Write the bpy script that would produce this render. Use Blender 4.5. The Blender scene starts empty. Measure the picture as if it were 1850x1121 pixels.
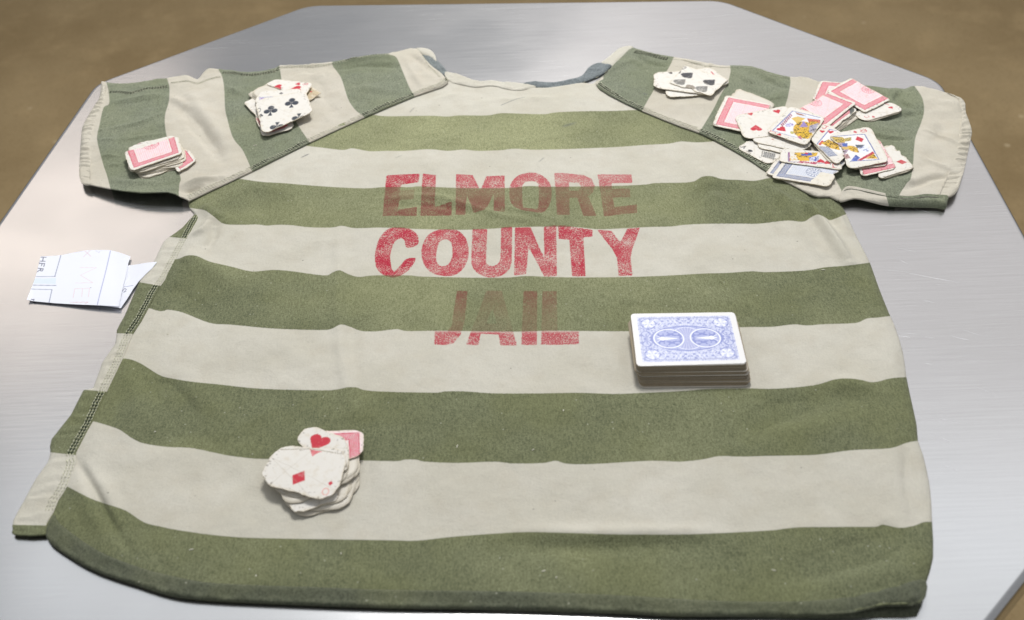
import bpy, math, random
import numpy as np
random.seed(7); rng = np.random.default_rng(7)
S = bpy.context.scene
COL = S.collection
PI = math.pi

# ------------------------------------------------------------------ camera
# table-top plane is z = 0, the lens is 615 mm above it; all modelling below is in mm and scaled to metres
IW, IH = 1850.0, 1121.0
FPX, PITCH, ROLL, HC = 1921.96, math.radians(40.467), math.radians(-2.241), 615.1
_F = np.array([0, math.cos(PITCH), -math.sin(PITCH)]); _R = np.array([1.0, 0, 0]); _U = np.cross(_R, _F)
_c, _s = math.cos(ROLL), math.sin(ROLL)
CR, CU, CF = _c*_R + _s*_U, -_s*_R + _c*_U, _F
CAM = np.array([0, 0, HC])

from mathutils import Matrix, Vector
cd = bpy.data.cameras.new('camera'); cam = bpy.data.objects.new('camera', cd); COL.objects.link(cam)
m = Matrix.Identity(4)
for i in range(3):
    m[i][0], m[i][1], m[i][2] = CR[i], CU[i], -CF[i]
m[2][3] = HC/1000
cam.matrix_world = m
cd.sensor_fit = 'HORIZONTAL'; cd.sensor_width = 36; cd.lens = FPX*36/IW
cd.clip_start = 0.02; cd.clip_end = 120
cd.dof.use_dof = True; cd.dof.focus_distance = 1.02; cd.dof.aperture_fstop = 7.1
S.camera = cam

# ------------------------------------------------------------------ world, lamps, exposure
S.view_settings.view_transform = 'Standard'; S.view_settings.look = 'None'
S.view_settings.exposure = 0; S.view_settings.gamma = 1
w = bpy.data.worlds.new('World'); S.world = w; w.use_nodes = True
bg = w.node_tree.nodes['Background']; bg.inputs[0].default_value = (0.92, 0.95, 1.0, 1); bg.inputs[1].default_value = 0.38

def lamp(name, loc, aim, sx, sy, power, col):
    l = bpy.data.lights.new(name, 'AREA'); l.shape = 'RECTANGLE'; l.size = sx; l.size_y = sy
    l.energy = power; l.color = col
    o = bpy.data.objects.new(name, l); COL.objects.link(o); o.location = loc
    o.rotation_euler = (Vector(aim)-Vector(loc)).to_track_quat('-Z', 'Y').to_euler()
    return o
lamp('bright_opening_lamp', (1.66, 3.9, 2.05), (0.1, 0.9, 0), 3.3, 2.4, 12.5, (1.0, 0.93, 0.90))
lamp('warm_ceiling_lamp', (-1.70, 3.35, 1.75), (-.4, .9, 0), 1.1, 0.55, 4.2, (1.0, 0.86, 0.75))
lamp('cool_ceiling_panel', (0.15, 2.3, 2.65), (0, .7, 0), 4.4, 0.9, 12.5, (0.91, 0.955, 1.0))
lamp('main_ceiling_lamp', (0.12, 2.15, 2.1), (0, .85, 0), 0.6, 0.5, 53, (1.0, 0.985, 0.96))

# ------------------------------------------------------------------ helpers
def lin(r, g, b):
    def f(c):
        c /= 255.0
        return c/12.92 if c <= 0.04045 else ((c+0.055)/1.055)**2.4
    return np.array([f(r), f(g), f(b)])

def un(px, z=0.0):
    """photo pixel -> point (mm) on the horizontal plane at height z (mm)"""
    px = np.atleast_2d(np.asarray(px, float)); z = np.broadcast_to(np.asarray(z, float), (len(px),))
    d = ((px[:, :1]-IW/2)/FPX)*CR - ((px[:, 1:2]-IH/2)/FPX)*CU + CF
    t = (z-HC)/d[:, 2]
    return CAM + d*t[:, None]

def pr(P):
    d = P-CAM; zz = d@CF
    return IW/2+FPX*(d@CR)/zz, IH/2-FPX*(d@CU)/zz

def sstep(a, b, x):
    t = np.clip((x-a)/(b-a), 0, 1); return t*t*(3-2*t)

class VN:
    """value noise on a lattice"""
    def __init__(s, seed): s.t = np.random.default_rng(seed).random((257, 257))
    def __call__(s, x, y, scale):
        x = np.asarray(x)/scale+100.3; y = np.asarray(y)/scale+57.7
        i = np.floor(x).astype(int); j = np.floor(y).astype(int); fx = x-i; fy = y-j
        fx = fx*fx*(3-2*fx); fy = fy*fy*(3-2*fy); t = s.t; i %= 256; j %= 256
        return (t[i, j]*(1-fx)*(1-fy)+t[i+1, j]*fx*(1-fy)+t[i, j+1]*(1-fx)*fy+t[i+1, j+1]*fx*fy)*2-1
N1, N2, N3, N4 = VN(1), VN(2), VN(3), VN(4)

def inside(poly, x, y):
    r = np.zeros(x.shape, bool); n = len(poly)
    for i in range(n):
        x0, y0 = poly[i]; x1, y1 = poly[(i+1) % n]
        if y0 == y1: continue
        c = (y0 > y) != (y1 > y)
        r ^= c & (x < (x1-x0)*(y-y0)/(y1-y0)+x0)
    return r

def segdist(pts, x, y, closed=True):
    """distance, segment index and parameter of the nearest point on a polyline"""
    best = np.full(x.shape, 1e9); bi = np.zeros(x.shape, int); bt = np.zeros(x.shape)
    n = len(pts)
    for i in range(n if closed else n-1):
        a = pts[i]; b = pts[(i+1) % n]; d = b-a; L = d@d
        if L < 1e-9: continue
        t = np.clip(((x-a[0])*d[0]+(y-a[1])*d[1])/L, 0, 1)
        q = (x-a[0]-t*d[0])**2+(y-a[1]-t*d[1])**2
        k = q < best; best = np.where(k, q, best); bi = np.where(k, i, bi); bt = np.where(k, t, bt)
    return np.sqrt(best), bi, bt

def spline(pts, n=4, closed=False):
    """Catmull-Rom refinement (any number of columns)"""
    P = np.asarray(pts, float); out = []; N = len(P)
    for i in range(N if closed else N-1):
        if closed: p = [P[(i+k) % N] for k in (-1, 0, 1, 2)]
        else: p = [P[max(i-1, 0)], P[i], P[i+1], P[min(i+2, N-1)]]
        for k in range(n):
            t = k/n
            out.append(0.5*((2*p[1])+(-p[0]+p[2])*t+(2*p[0]-5*p[1]+4*p[2]-p[3])*t*t+(-p[0]+3*p[1]-3*p[2]+p[3])*t**3))
    if not closed: out.append(P[-1])
    return np.array(out)

def mesh_obj(name, V, faces, mat, parent=None, attrs=None, origin=None, smooth=True):
    """V in mm (world); faces: list of lists or int array (n,4)"""
    V = np.asarray(V, float)/1000.0
    o3 = np.zeros(3) if origin is None else np.asarray(origin, float)/1000.0
    me = bpy.data.meshes.new(name)
    V = V-o3
    if isinstance(faces, np.ndarray):
        me.vertices.add(len(V)); me.vertices.foreach_set('co', V.astype(np.float32).ravel())
        k = faces.shape[1]; nf = len(faces)
        me.loops.add(nf*k); me.loops.foreach_set('vertex_index', faces.astype(np.int32).ravel())
        me.polygons.add(nf); me.polygons.foreach_set('loop_start', (np.arange(nf)*k).astype(np.int32))
        me.update(calc_edges=True); me.validate()
    else:
        me.from_pydata([tuple(v) for v in V], [], faces)
    if smooth: me.polygons.foreach_set('use_smooth', np.ones(len(me.polygons), bool))
    for k, (typ, arr) in (attrs or {}).items():
        if typ == 'F':
            a = me.attributes.new(k, 'FLOAT', 'POINT'); a.data.foreach_set('value', np.asarray(arr, np.float32))
        else:
            a = me.attributes.new(k, 'FLOAT_COLOR', 'POINT')
            c4 = np.ones((len(arr), 4), np.float32); c4[:, :3] = arr; a.data.foreach_set('color', c4.ravel())
    for mm in (mat if isinstance(mat, (list, tuple)) else [mat]): me.materials.append(mm)
    o = bpy.data.objects.new(name, me); COL.objects.link(o); o.location = o3
    if parent is not None: o.parent = parent; o.location = Vector(o3)-Vector(parent.location)
    return o

def thing(name, label, cat, loc=(0, 0, 0), group=None):
    o = bpy.data.objects.new(name, None); COL.objects.link(o); o.location = loc; o.empty_display_size = .05
    o['label'] = label; o['category'] = cat
    if group: o['group'] = group
    return o

def tag(o, label, cat, group=None):
    o['label'] = label; o['category'] = cat
    if group: o['group'] = group
    return o

# ------------------------------------------------------------------ materials
class NT:
    def __init__(s, name):
        s.m = bpy.data.materials.new(name); s.m.use_nodes = True; s.t = s.m.node_tree; s.n = s.t.nodes
        s.b = s.n['Principled BSDF']
    def node(s, typ, **kw):
        n = s.n.new(typ)
        for k, v in kw.items():
            if isinstance(k, str) and hasattr(n, k): setattr(n, k, v)
        return n
    def link(s, a, b): s.t.links.new(a, b)
    def val(s, sock, v):
        if hasattr(v, 'is_output') or hasattr(v, 'links'): s.link(v, sock)
        else: sock.default_value = v
    def math(s, op, a, b=0.0, c=0.0, clamp=False):
        n = s.n.new('ShaderNodeMath'); n.operation = op; n.use_clamp = clamp
        s.val(n.inputs[0], a); s.val(n.inputs[1], b); s.val(n.inputs[2], c)
        return n.outputs[0]
    def mapr(s, x, a, b, c=0.0, d=1.0, smooth=True):
        n = s.n.new('ShaderNodeMapRange'); n.interpolation_type = 'SMOOTHSTEP' if smooth else 'LINEAR'
        s.val(n.inputs[0], x); s.val(n.inputs[1], a); s.val(n.inputs[2], b); s.val(n.inputs[3], c); s.val(n.inputs[4], d)
        return n.outputs[0]
    def mix(s, f, a, b, mode='MIX'):
        n = s.n.new('ShaderNodeMix'); n.data_type = 'RGBA'; n.blend_type = mode
        s.val(n.inputs[0], f)
        for k, v in ((6, a), (7, b)):
            if isinstance(v, (tuple, list, np.ndarray)): n.inputs[k].default_value = (*[float(q) for q in v[:3]], 1)
            else: s.link(v, n.inputs[k])
        return n.outputs[2]
    def attr(s, name, out='Fac'):
        n = s.n.new('ShaderNodeAttribute'); n.attribute_name = name; return n.outputs[out]
    def coord(s): 
        if not hasattr(s, '_tc'): s._tc = s.n.new('ShaderNodeTexCoord')
        return s._tc.outputs['Object']
    def noise(s, scale, detail=2.0, rough=.5, stretch=None, rot=0.0, dim='3D', dist=0.0):
        n = s.n.new('ShaderNodeTexNoise'); n.inputs['Scale'].default_value = scale
        n.inputs['Detail'].default_value = detail; n.inputs['Roughness'].default_value = rough
        n.inputs['Distortion'].default_value = dist
        mp = s.n.new('ShaderNodeMapping'); s.link(s.coord(), mp.inputs[0])
        if stretch: mp.inputs['Scale'].default_value = stretch
        mp.inputs['Rotation'].default_value = (0, 0, rot)
        s.link(mp.outputs[0], n.inputs['Vector'])
        return n.outputs[0]
    def bump(s, h, strength, dist, prev=None):
        n = s.n.new('ShaderNodeBump'); n.inputs['Strength'].default_value = strength; n.inputs['Distance'].default_value = dist
        s.link(h, n.inputs['Height'])
        if prev is not None: s.link(prev, n.inputs['Normal'])
        return n.outputs[0]

def cloth_mat(name, gd, gl, gy, beige):
    t = NT(name); b = t.b
    fine = t.noise(1500, 2, .6); fine2 = t.noise(620, 2, .55); warp = t.noise(900, 1, .5, stretch=(1, .22, 1)); mid = t.noise(55, 3, .55); low = t.noise(13, 3, .55)
    heath = t.math('ADD', t.math('MULTIPLY', fine, .55), t.math('ADD', t.math('MULTIPLY', fine2, .35), t.math('MULTIPLY', warp, .25)))
    h = t.mapr(heath, .35, .77)
    g = t.mix(h, gd, gl)
    g = t.mix(t.mapr(low, .40, .68, 0, .5), g, t.mix(h, np.array(gy)*.72, np.array(gy)*1.22))
    g = t.mix(t.mapr(mid, .35, .75, 0, .22), g, t.mix(.5, g, np.array(gd)*.8))
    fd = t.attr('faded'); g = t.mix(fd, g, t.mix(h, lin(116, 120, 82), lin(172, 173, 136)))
    # rare pale flecks of pilling and lint
    vor = t.node('ShaderNodeTexVoronoi'); vor.inputs['Scale'].default_value = 95; t.link(t.coord(), vor.inputs['Vector'])
    g = t.mix(t.mapr(vor.outputs['Distance'], .03, .085, .55, 0), g, np.array([.50, .50, .40]))
    be = t.mix(t.mapr(low, .35, .65), beige, np.array(beige)*np.array([.93, .925, .90]))
    be = t.mix(t.mapr(mid, .42, .75, 0, .35), be, np.array(beige)*np.array([.84, .80, .74]))
    be = t.mix(t.mapr(heath, .40, .8, .28, 0), be, np.array(beige)*.62)
    v2 = t.node('ShaderNodeTexVoronoi'); v2.inputs['Scale'].default_value = 48; t.link(t.coord(), v2.inputs['Vector'])
    be = t.mix(t.mapr(v2.outputs['Distance'], .02, .05, .6, 0), be, np.array([.16, .14, .11]))
    sd = t.math('ADD', t.attr('stripe'), t.math('MULTIPLY', t.math('SUBTRACT', fine2, .5), 1.0))
    gm = t.mapr(sd, -.45, .45)
    c = t.mix(gm, be, g)
    # printed red ink, worn through by the nap of the cloth
    ink = t.math('ADD', t.attr('ink'), t.math('MULTIPLY', t.math('SUBTRACT', fine2, .5), 1.7))
    im = t.mapr(ink, -.4, .5)
    patch = t.noise(60, 3, .65); grain = t.noise(820, 2, .65)
    dens = t.math('MULTIPLY', t.attr('inkd'), t.mapr(t.math('ADD', grain, t.math('MULTIPLY', patch, .55)), .78, 1.06, 1.0, .38))
    red = t.mix(gm, lin(176, 38, 62), lin(122, 60, 57))
    ong = t.math('MULTIPLY', t.math('SUBTRACT', 1.0, t.math('MULTIPLY', gm, .12)), t.mapr(t.math('ADD', grain, t.math('MULTIPLY', patch, .5)), .66, .96, 1.0, .40))
    c = t.mix(t.math('MULTIPLY', im, t.math('MULTIPLY', dens, ong)), c, red)
    # small smudges recorded on the cloth
    c = t.mix(t.attr('smudge'), c, np.array([.10, .11, .12]))
    t.link(c, b.inputs['Base Color']); b.inputs['Roughness'].default_value = .92
    b.inputs['Specular IOR Level'].default_value = .12
    b.inputs['Sheen Weight'].default_value = .10; b.inputs['Sheen Roughness'].default_value = .5
    n = t.bump(t.math('ADD', t.math('MULTIPLY', fine, .6), t.math('MULTIPLY', fine2, .7)), .55, .0006)
    n = t.bump(t.noise(130, 3, .55), .35, .0018, n)
    t.link(n, b.inputs['Normal'])
    return t.m

BEIGE = lin(207, 203, 190)
M_body = cloth_mat('striped_cotton_body', lin(76, 80, 59), lin(133, 137, 105), lin(116, 119, 82), BEIGE)
M_slv = cloth_mat('striped_cotton_sleeve', lin(88, 94, 78), lin(148, 153, 132), lin(124, 130, 102), lin(205, 199, 185))
M_hem = cloth_mat('striped_cotton_hem', lin(62, 67, 54), lin(108, 111, 92), lin(100, 103, 76), lin(206, 201, 187))
M_denim = cloth_mat('blue_denim_facing', lin(84, 92, 96), lin(142, 149, 150), lin(106, 113, 115), BEIGE)

def plain(name, col, rough=.8, spec=.2, nscale=900, var=.25):
    t = NT(name); n = t.noise(nscale, 2, .5)
    c = t.mix(n, np.array(col)*(1-var), np.array(col)*(1+var)); t.link(c, t.b.inputs['Base Color'])
    t.b.inputs['Roughness'].default_value = rough; t.b.inputs['Specular IOR Level'].default_value = spec
    t.link(t.bump(n, .3, .0003), t.b.inputs['Normal'])
    return t.m
M_thread = plain('pale_thread', lin(206, 206, 182)); M_slot = plain('unfaded_dark_cloth', lin(52, 62, 48)); M_lint = plain('pale_lint', lin(222, 218, 200))

def card_mat(name, rough, dirt):
    t = NT(name); c = t.attr('Col', 'Color')
    n = t.noise(160, 4, .6); n2 = t.noise(900, 2, .6); n3 = t.noise(45, 2, .5)
    c = t.mix(t.mapr(n, .48, .8, 0, dirt), c, t.mix(1.0, c, np.array([.80, .73, .60]), 'MULTIPLY'))
    c = t.mix(t.mapr(n2, .66, .8, 0, dirt*.9), c, t.mix(1.0, c, np.array([.5, .44, .36]), 'MULTIPLY'))
    t.link(c, t.b.inputs['Base Color']); t.b.inputs['Roughness'].default_value = rough
    t.b.inputs['Specular IOR Level'].default_value = .3
    nn = t.bump(n2, .25, .0004); nn = t.bump(t.noise(60, 3, .6), .4, .0015*dirt, nn)
    t.link(nn, t.b.inputs['Normal'])
    return t.m
M_card = card_mat('worn_card_stock', .62, .55); M_deck = card_mat('smooth_card_stock', .40, .12); M_paper = card_mat('thin_white_paper', .75, .03)

def metal_mat():
    t = NT('brushed_steel'); b = t.b
    br = t.noise(800, 3, .6, stretch=(.010, 1, 1), rot=-.06)
    br2 = t.noise(1700, 2, .6, stretch=(.010, 1, 1), rot=.03)
    swirl = t.noise(420, 3, .65, stretch=(.04, 1, 1), rot=.42)
    blot = t.noise(7, 2, .5)
    f = t.math('ADD', t.math('MULTIPLY', br, .5), t.math('ADD', t.math('MULTIPLY', br2, .35), t.math('MULTIPLY', swirl, .3)))
    c = t.mix(t.mapr(f, .35, .8), np.array([.57, .565, .562]), np.array([.65, .645, .642]))
    c = t.mix(t.mapr(blot, .36, .70, 0, .4), c, np.array([.55, .54, .53]))
    t.link(c, b.inputs['Base Color']); b.inputs['Metallic'].default_value = 1.0
    t.link(t.math('ADD', t.mapr(f, .3, .85, .19, .27, False), t.mapr(blot, .3, .7, 0, .03)), b.inputs['Roughness'])
    b.inputs['Anisotropic'].default_value = .5
    tn = t.node('ShaderNodeTangent'); tn.direction_type = 'RADIAL'; tn.axis = 'Y'
    cx = t.node('ShaderNodeCombineXYZ'); cx.inputs[0].default_value = -.04; cx.inputs[1].default_value = 1
    t.link(cx.outputs[0], b.inputs['Tangent'])
    t.link(t.bump(f, .042, .0003), b.inputs['Normal'])
    return t.m
M_steel = metal_mat()
M_scr = NT('bright_scratch'); M_scr.b.inputs['Base Color'].default_value = (.72, .72, .74, 1); M_scr.b.inputs['Roughness'].default_value = .45; M_scr.b.inputs['Metallic'].default_value = .3; M_scr = M_scr.m

def floor_mat():
    t = NT('brown_concrete'); n = t.noise(2.2, 5, .6); n2 = t.noise(9, 4, .6); n3 = t.noise(120, 3, .6)
    c = t.mix(t.mapr(n, .32, .68), lin(134, 114, 80), lin(150, 130, 95))
    c = t.mix(t.mapr(n2, .45, .75, 0, .55), c, lin(164, 142, 104))
    c = t.mix(t.mapr(n3, .45, .75, 0, .25), c, lin(100, 78, 44))
    v = t.node('ShaderNodeTexVoronoi'); v.inputs['Scale'].default_value = 7; t.link(t.coord(), v.inputs['Vector'])
    c = t.mix(t.mapr(v.outputs['Distance'], .03, .07, .5, 0), c, lin(190, 172, 138))
    t.link(c, t.b.inputs['Base Color']); t.b.inputs['Roughness'].default_value = .7; t.b.inputs['Specular IOR Level'].default_value = .15
    t.link(t.bump(n3, .3, .003), t.b.inputs['Normal'])
    return t.m
M_floor = floor_mat()

# ------------------------------------------------------------------ floor and table
fl = mesh_obj('floor', [(-40000, -40000, -760), (40000, -40000, -760), (40000, 40000, -760), (-40000, 40000, -760)], [[0, 1, 2, 3]], M_floor)
fl['kind'] = 'structure'

# eight-sided steel top: corners where the traced edges meet, rounded
back_l, back_r = un([(556, 8.5)])[0, :2], un([(1304, -1.0)])[0, :2]
r_top, l_top = un([(1700, 145.5)])[0, :2], un([(172, 150)])[0, :2]
r_a, r_b = un([(1715, 168)])[0, :2], un([(1850, 414.6)])[0, :2]
l_b = un([(0, 394.6)])[0, :2]
q_a, q_b = un([(1850, 1056)])[0, :2], un([(1799, 1121)])[0, :2]
def meet(a, d, b, e):
    M = np.array([d, -e]).T; k = np.linalg.solve(M, b-a); return a+d*k[0]
r_bot = meet(r_a, r_b-r_a, q_a, q_b-q_a)
axis = (r_b-r_a)/np.linalg.norm(r_b-r_a); perp = np.array([-axis[1], axis[0]])
q_end = q_a+(q_b-q_a)/np.linalg.norm(q_b-q_a)*np.linalg.norm(r_top-back_r)
q_end = q_a+(q_b-q_a)/np.linalg.norm(q_b-q_a)*330
half = np.linalg.norm(back_r-back_l)
f_left = q_end+(back_l-back_r)/half*(half+60)
l_bot = l_top+(l_b-l_top)/np.linalg.norm(l_b-l_top)*(np.linalg.norm(r_bot-r_top)+20)
oct_ = [back_l, back_r, r_top, r_bot, q_end, f_left, l_bot, l_top]
def rounded(poly, rad, n=7):
    out = []
    N = len(poly)
    for i in range(N):
        p, a, b = poly[i], poly[i-1], poly[(i+1) % N]
        u = (a-p)/np.linalg.norm(a-p); v = (b-p)/np.linalg.norm(b-p)
        k = rad*.42
        for j in range(n+1):
            t = j/n; out.append((1-t)**2*(p+u*k)+2*t*(1-t)*p+t*t*(p+v*k))
    return np.array(out)
oct_r = rounded(oct_, 48)
cen = oct_r.mean(0)
table = thing('steel_table', 'eight sided brushed steel table top with rounded corners', 'table', (cen[0]/1000, cen[1]/1000, -.76))
def inset(P, d):
    N = len(P); a = np.roll(P, 1, 0); b = np.roll(P, -1, 0); tn = b-a; tn /= np.linalg.norm(tn, axis=1)[:, None]
    nn = np.stack([-tn[:, 1], tn[:, 0]], 1)
    if ((cen-P)*nn).sum() < 0: nn = -nn
    return P+nn*d
rings = [(0.0, 0.0, 6.0), (0.0, -0.4, 3.5), (0.0, -1.3, 1.6), (0.0, -3.0, .4), (0, -5, 0), (0, -30, 0), (0, -33, 1), (0, -33, 12), (0, -6, 13)]
V = []; F = []; n = len(oct_r)
for _, z, d in rings:
    p = inset(oct_r, d); V += [(x, y, z) for x, y in p]
for r in range(len(rings)-1):
    for i in range(n): F.append([r*n+i, (r+1)*n+i, (r+1)*n+(i+1) % n, r*n+(i+1) % n])
F.append(list(range(n))[::1])
top = mesh_obj('table_top', V, F, M_steel, table, smooth=False)
mm = top.data
for p in mm.polygons:
    if len(p.vertices) == 4: p.use_smooth = True
# pedestal and foot, below the top
def lathe(prof, cx, cy, seg=32):
    V = []; F = []
    for r, z in prof:
        for k in range(seg):
            a = 2*PI*k/seg; V.append((cx+r*math.cos(a), cy+r*math.sin(a), z))
    for i in range(len(prof)-1):
        for k in range(seg): F.append([i*seg+k, i*seg+(k+1) % seg, (i+1)*seg+(k+1) % seg, (i+1)*seg+k])
    return V, F
mesh_obj('pedestal', *lathe([(150, -7), (150, -14), (60, -22), (58, -700), (64, -712)], *cen), M_steel, table)
mesh_obj('foot', *lathe([(64, -712), (240, -735), (262, -745), (264, -759), (0, -759)], *cen), M_steel, table)

# bright scratches in the steel: ribbons a few hundredths of a mm proud
V = []; F = []
def ribbon(a, b, wd):
    p = un([a, b], 0)[:, :2]; d = p[1]-p[0]; L = np.linalg.norm(d); d /= L; nn = np.array([-d[1], d[0]])
    k = len(V); steps = 8; ph = rng.random()*9
    for i in range(steps+1):
        t = i/steps; c = p[0]+d*L*t+nn*math.sin(t*3+ph)*.5; hw = wd*(math.sin(PI*min(max(t, .02), .98))**.5)*(.6+.4*rng.random())
        V.extend([(*(c+nn*hw), .05), (*(c-nn*hw), .05)])
    for i in range(steps): F.append([k+2*i, k+2*i+1, k+2*i+3, k+2*i+2])
for a, b, wd in [((1600, 488), (1640, 492), .12), ((1636, 493), (1735, 511), .28), ((1618, 448), (1655, 455), .15), ((1625, 469), (1640, 478), .22),
                 ((1668, 543), (1688, 547), .25), ((1718, 607), (1752, 615), .32), ((1622, 601), (1656, 605), .18), ((1623, 607), (1645, 611), .26),
                 ((1672, 610), (1690, 611), .16), ((1690, 514), (1700, 516), .15), ((1738, 596), (1772, 606), .14), ((1670, 657), (1684, 660), .12),
                 ((1690, 755), (1740, 768), .14), ((1760, 700), (1800, 712), .12), ((1700, 840), (1735, 852), .15), ((1697, 790), (1720, 800), .2), ((1290, 30), (1345, 24), .18),
                 ((1430, 430), (1432, 431), .1), ((1640, 372), (1662, 381), .15), ((1664, 381), (1680, 384), .14)]:
    ribbon(a, b, wd)
sc = mesh_obj('scratches', V, F, M_scr, table, smooth=False); sc['kind'] = 'stuff'

# ------------------------------------------------------------------ the shirt
shirt = thing('jail_shirt', 'green and cream striped short sleeved jail shirt spread flat on the steel table', 'shirt', (0, .85, 0))

def interp_h(lines):
    """stripe edges v = f(u) ; returns signed distance in px, positive inside green (odd intervals)"""
    L = [spline(sorted(l), 4) for l in lines]
    def f(u, v):
        ys = np.array([np.interp(u, l[:, 0], l[:, 1]) for l in L])
        d = v[None]-ys; k = (d > 0).sum(0); m = np.abs(d).min(0)
        return np.where(k % 2 == 1, m, -m)*.55
    return f
def interp_v(lines, first_green=0):
    L = [spline(l, 4) for l in lines]
    def f(u, v):
        xs = np.array([np.interp(v, l[:, 1], l[:, 0]) for l in L])
        d = u[None]-xs; k = (d > 0).sum(0)+first_green; m = np.abs(d).min(0)
        return np.where(k % 2 == 1, m, -m)*.55
    return f

SAMPLERS = {}
def cloth(name, outline, zin, mat, stripes, step=1.6, th=1.1, ridges=(), noise=(.9, 38, .35, 13), ripple=None, ink=None, smudges=(), default_w=7, parent=shirt, refine=3, key=None, skirt_to=None):
    """outline: (u, v, z_edge, w) photo pixels; zin interior height mm"""
    O = np.array([(p[0], p[1], p[2] if len(p) > 2 else zin, p[3] if len(p) > 3 else default_w) for p in outline], float)
    O = spline(O, refine, True)
    P3 = un(O[:, :2], O[:, 2]); poly = P3[:, :2]
    x0, y0 = poly.min(0)-step*2; x1, y1 = poly.max(0)+step*2
    nx = int((x1-x0)/step)+1; ny = int((y1-y0)/step)+1
    gx, gy = np.meshgrid(x0+np.arange(nx)*step, y0+np.arange(ny)*step, indexing='ij')
    cx, cy = gx[:-1, :-1]+step/2, gy[:-1, :-1]+step/2
    cell = inside(poly, cx, cy)
    used = np.zeros((nx, ny), bool); full = np.zeros((nx, ny), int)
    for di in (0, 1):
        for dj in (0, 1):
            used[di:nx-1+di, dj:ny-1+dj] |= cell; full[di:nx-1+di, dj:ny-1+dj] += cell
    X = gx[used].copy(); Y = gy[used].copy(); bnd = full[used] < 4
    d, bi, bt = segdist(poly, X, Y)
    nb = (bi+1) % len(poly)
    qx = poly[bi, 0]+(poly[nb, 0]-poly[bi, 0])*bt; qy = poly[bi, 1]+(poly[nb, 1]-poly[bi, 1])*bt
    ze = O[bi, 2]*(1-bt)+O[nb, 2]*bt; we = O[bi, 3]*(1-bt)+O[nb, 3]*bt
    X[bnd] = qx[bnd]; Y[bnd] = qy[bnd]; d[bnd] = 0
    Zi = np.full(X.shape, float(zin))
    Zi += noise[0]*N1(X, Y, noise[1])+noise[2]*N2(X, Y, noise[3])
    Zi += noise[0]*.32*N3(X+.5*Y, Y*.6, 17)*(.6+.6*N4(X, Y, 60))+.10*N2(X, Y, 6)
    for pts, amp, wd in ridges:
        rp = un(spline(pts, 5), zin)[:, :2]; rd, ri, rt = segdist(rp, X, Y, False)
        tt = (ri+rt)/(len(rp)-1); fade = np.sin(PI*np.clip(tt, .06, .94))**.6
        Zi += 1.6*amp*fade*np.exp(-(rd/(wd*.9))**2)
    for pts, cap in FLAT.get(key or name, ()):
        fp = un(pts, zin)[:, :2]
        if cap < 0:      # along a seam line
            fd, _, _ = segdist(fp, X, Y, False); k = sstep(26, 12, fd); cap = -cap
        else:            # under a pile of cards
            fd, _, _ = segdist(fp, X, Y); k = np.where(inside(fp, X, Y), 1, sstep(14, 2, fd))
        Zi = np.where(Zi > cap, Zi*(1-k)+(cap+.08*(Zi-cap))*k, Zi)
    Zi = np.maximum(Zi, min(zin, 1.9) if zin > 2 else .7)
    s = sstep(0, 1, np.clip(d/np.maximum(we, .1), 0, 1))
    s = np.sqrt(np.clip(1-(1-np.clip(d/we, 0, 1))**2, 0, 1))*.6+s*.4
    Z = ze+(Zi-ze)*s
    if ripple is not None: Z = Z+ripple(X, Y, d)
    U, Vv = pr(np.stack([X, Y, Z], 1))
    st = stripes(U, Vv) if stripes is not None else np.full(X.shape, -9.0)
    # topology
    idx = np.full((nx, ny), -1); idx[used] = np.arange(used.sum())
    ci, cj = np.nonzero(cell)
    Fq = np.stack([idx[ci, cj], idx[ci+1, cj], idx[ci+1, cj+1], idx[ci, cj+1]], 1)
    # skirt
    sk = []
    for (di, dj, a, b) in ((-1, 0, (0, 1), (0, 0)), (1, 0, (1, 0), (1, 1)), (0, -1, (0, 0), (1, 0)), (0, 1, (1, 1), (0, 1))):
        ii, jj = ci+di, cj+dj
        ok = (ii >= 0) & (jj >= 0) & (ii < cell.shape[0]) & (jj < cell.shape[1])
        nbk = np.zeros(len(ci), bool); nbk[ok] = cell[ii[ok], jj[ok]]
        e = ~nbk
        sk.append(np.stack([idx[ci[e]+a[0], cj[e]+a[1]], idx[ci[e]+b[0], cj[e]+b[1]]], 1))
    sk = np.concatenate(sk)
    bv = np.unique(sk); mp = np.full(len(X), -1); mp[bv] = len(X)+np.arange(len(bv))
    zl = Z[bv]-th if skirt_to is None else np.full(len(bv), skirt_to)
    VX = np.concatenate([np.stack([X, Y, Z], 1), np.stack([X[bv], Y[bv], zl], 1)])
    Fs = np.stack([sk[:, 0], mp[sk[:, 0]], mp[sk[:, 1]], sk[:, 1]], 1)
    F = np.concatenate([Fq, Fs])
    inkv = np.full(X.shape, -9.0); inkd = np.zeros(X.shape)
    if ink is not None: inkv, inkd = ink(X, Y, U, Vv, Z)
    sm = np.zeros(X.shape)
    for pts, wd, stg in smudges:
        rp = un(np.array(pts, float), zin)[:, :2]; rd, _, _ = segdist(rp, X, Y, False)
        sm = np.maximum(sm, stg*np.exp(-(rd/wd)**2))
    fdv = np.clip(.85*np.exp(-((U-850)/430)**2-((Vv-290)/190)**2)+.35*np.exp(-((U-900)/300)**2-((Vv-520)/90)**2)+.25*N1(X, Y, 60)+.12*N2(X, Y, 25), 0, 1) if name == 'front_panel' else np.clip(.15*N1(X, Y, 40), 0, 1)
    cat = lambda a: np.concatenate([a, a[bv]])
    o = mesh_obj(name, VX, F, mat, parent, {'stripe': ('F', cat(st)), 'ink': ('F', cat(inkv)), 'inkd': ('F', cat(inkd)), 'smudge': ('F', cat(sm)), 'faded': ('F', cat(fdv))})
    Zg = np.full((nx, ny), np.nan); Zg[used] = Z
    Sg = np.full((nx, ny), -9.0); Sg[used] = st
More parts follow.
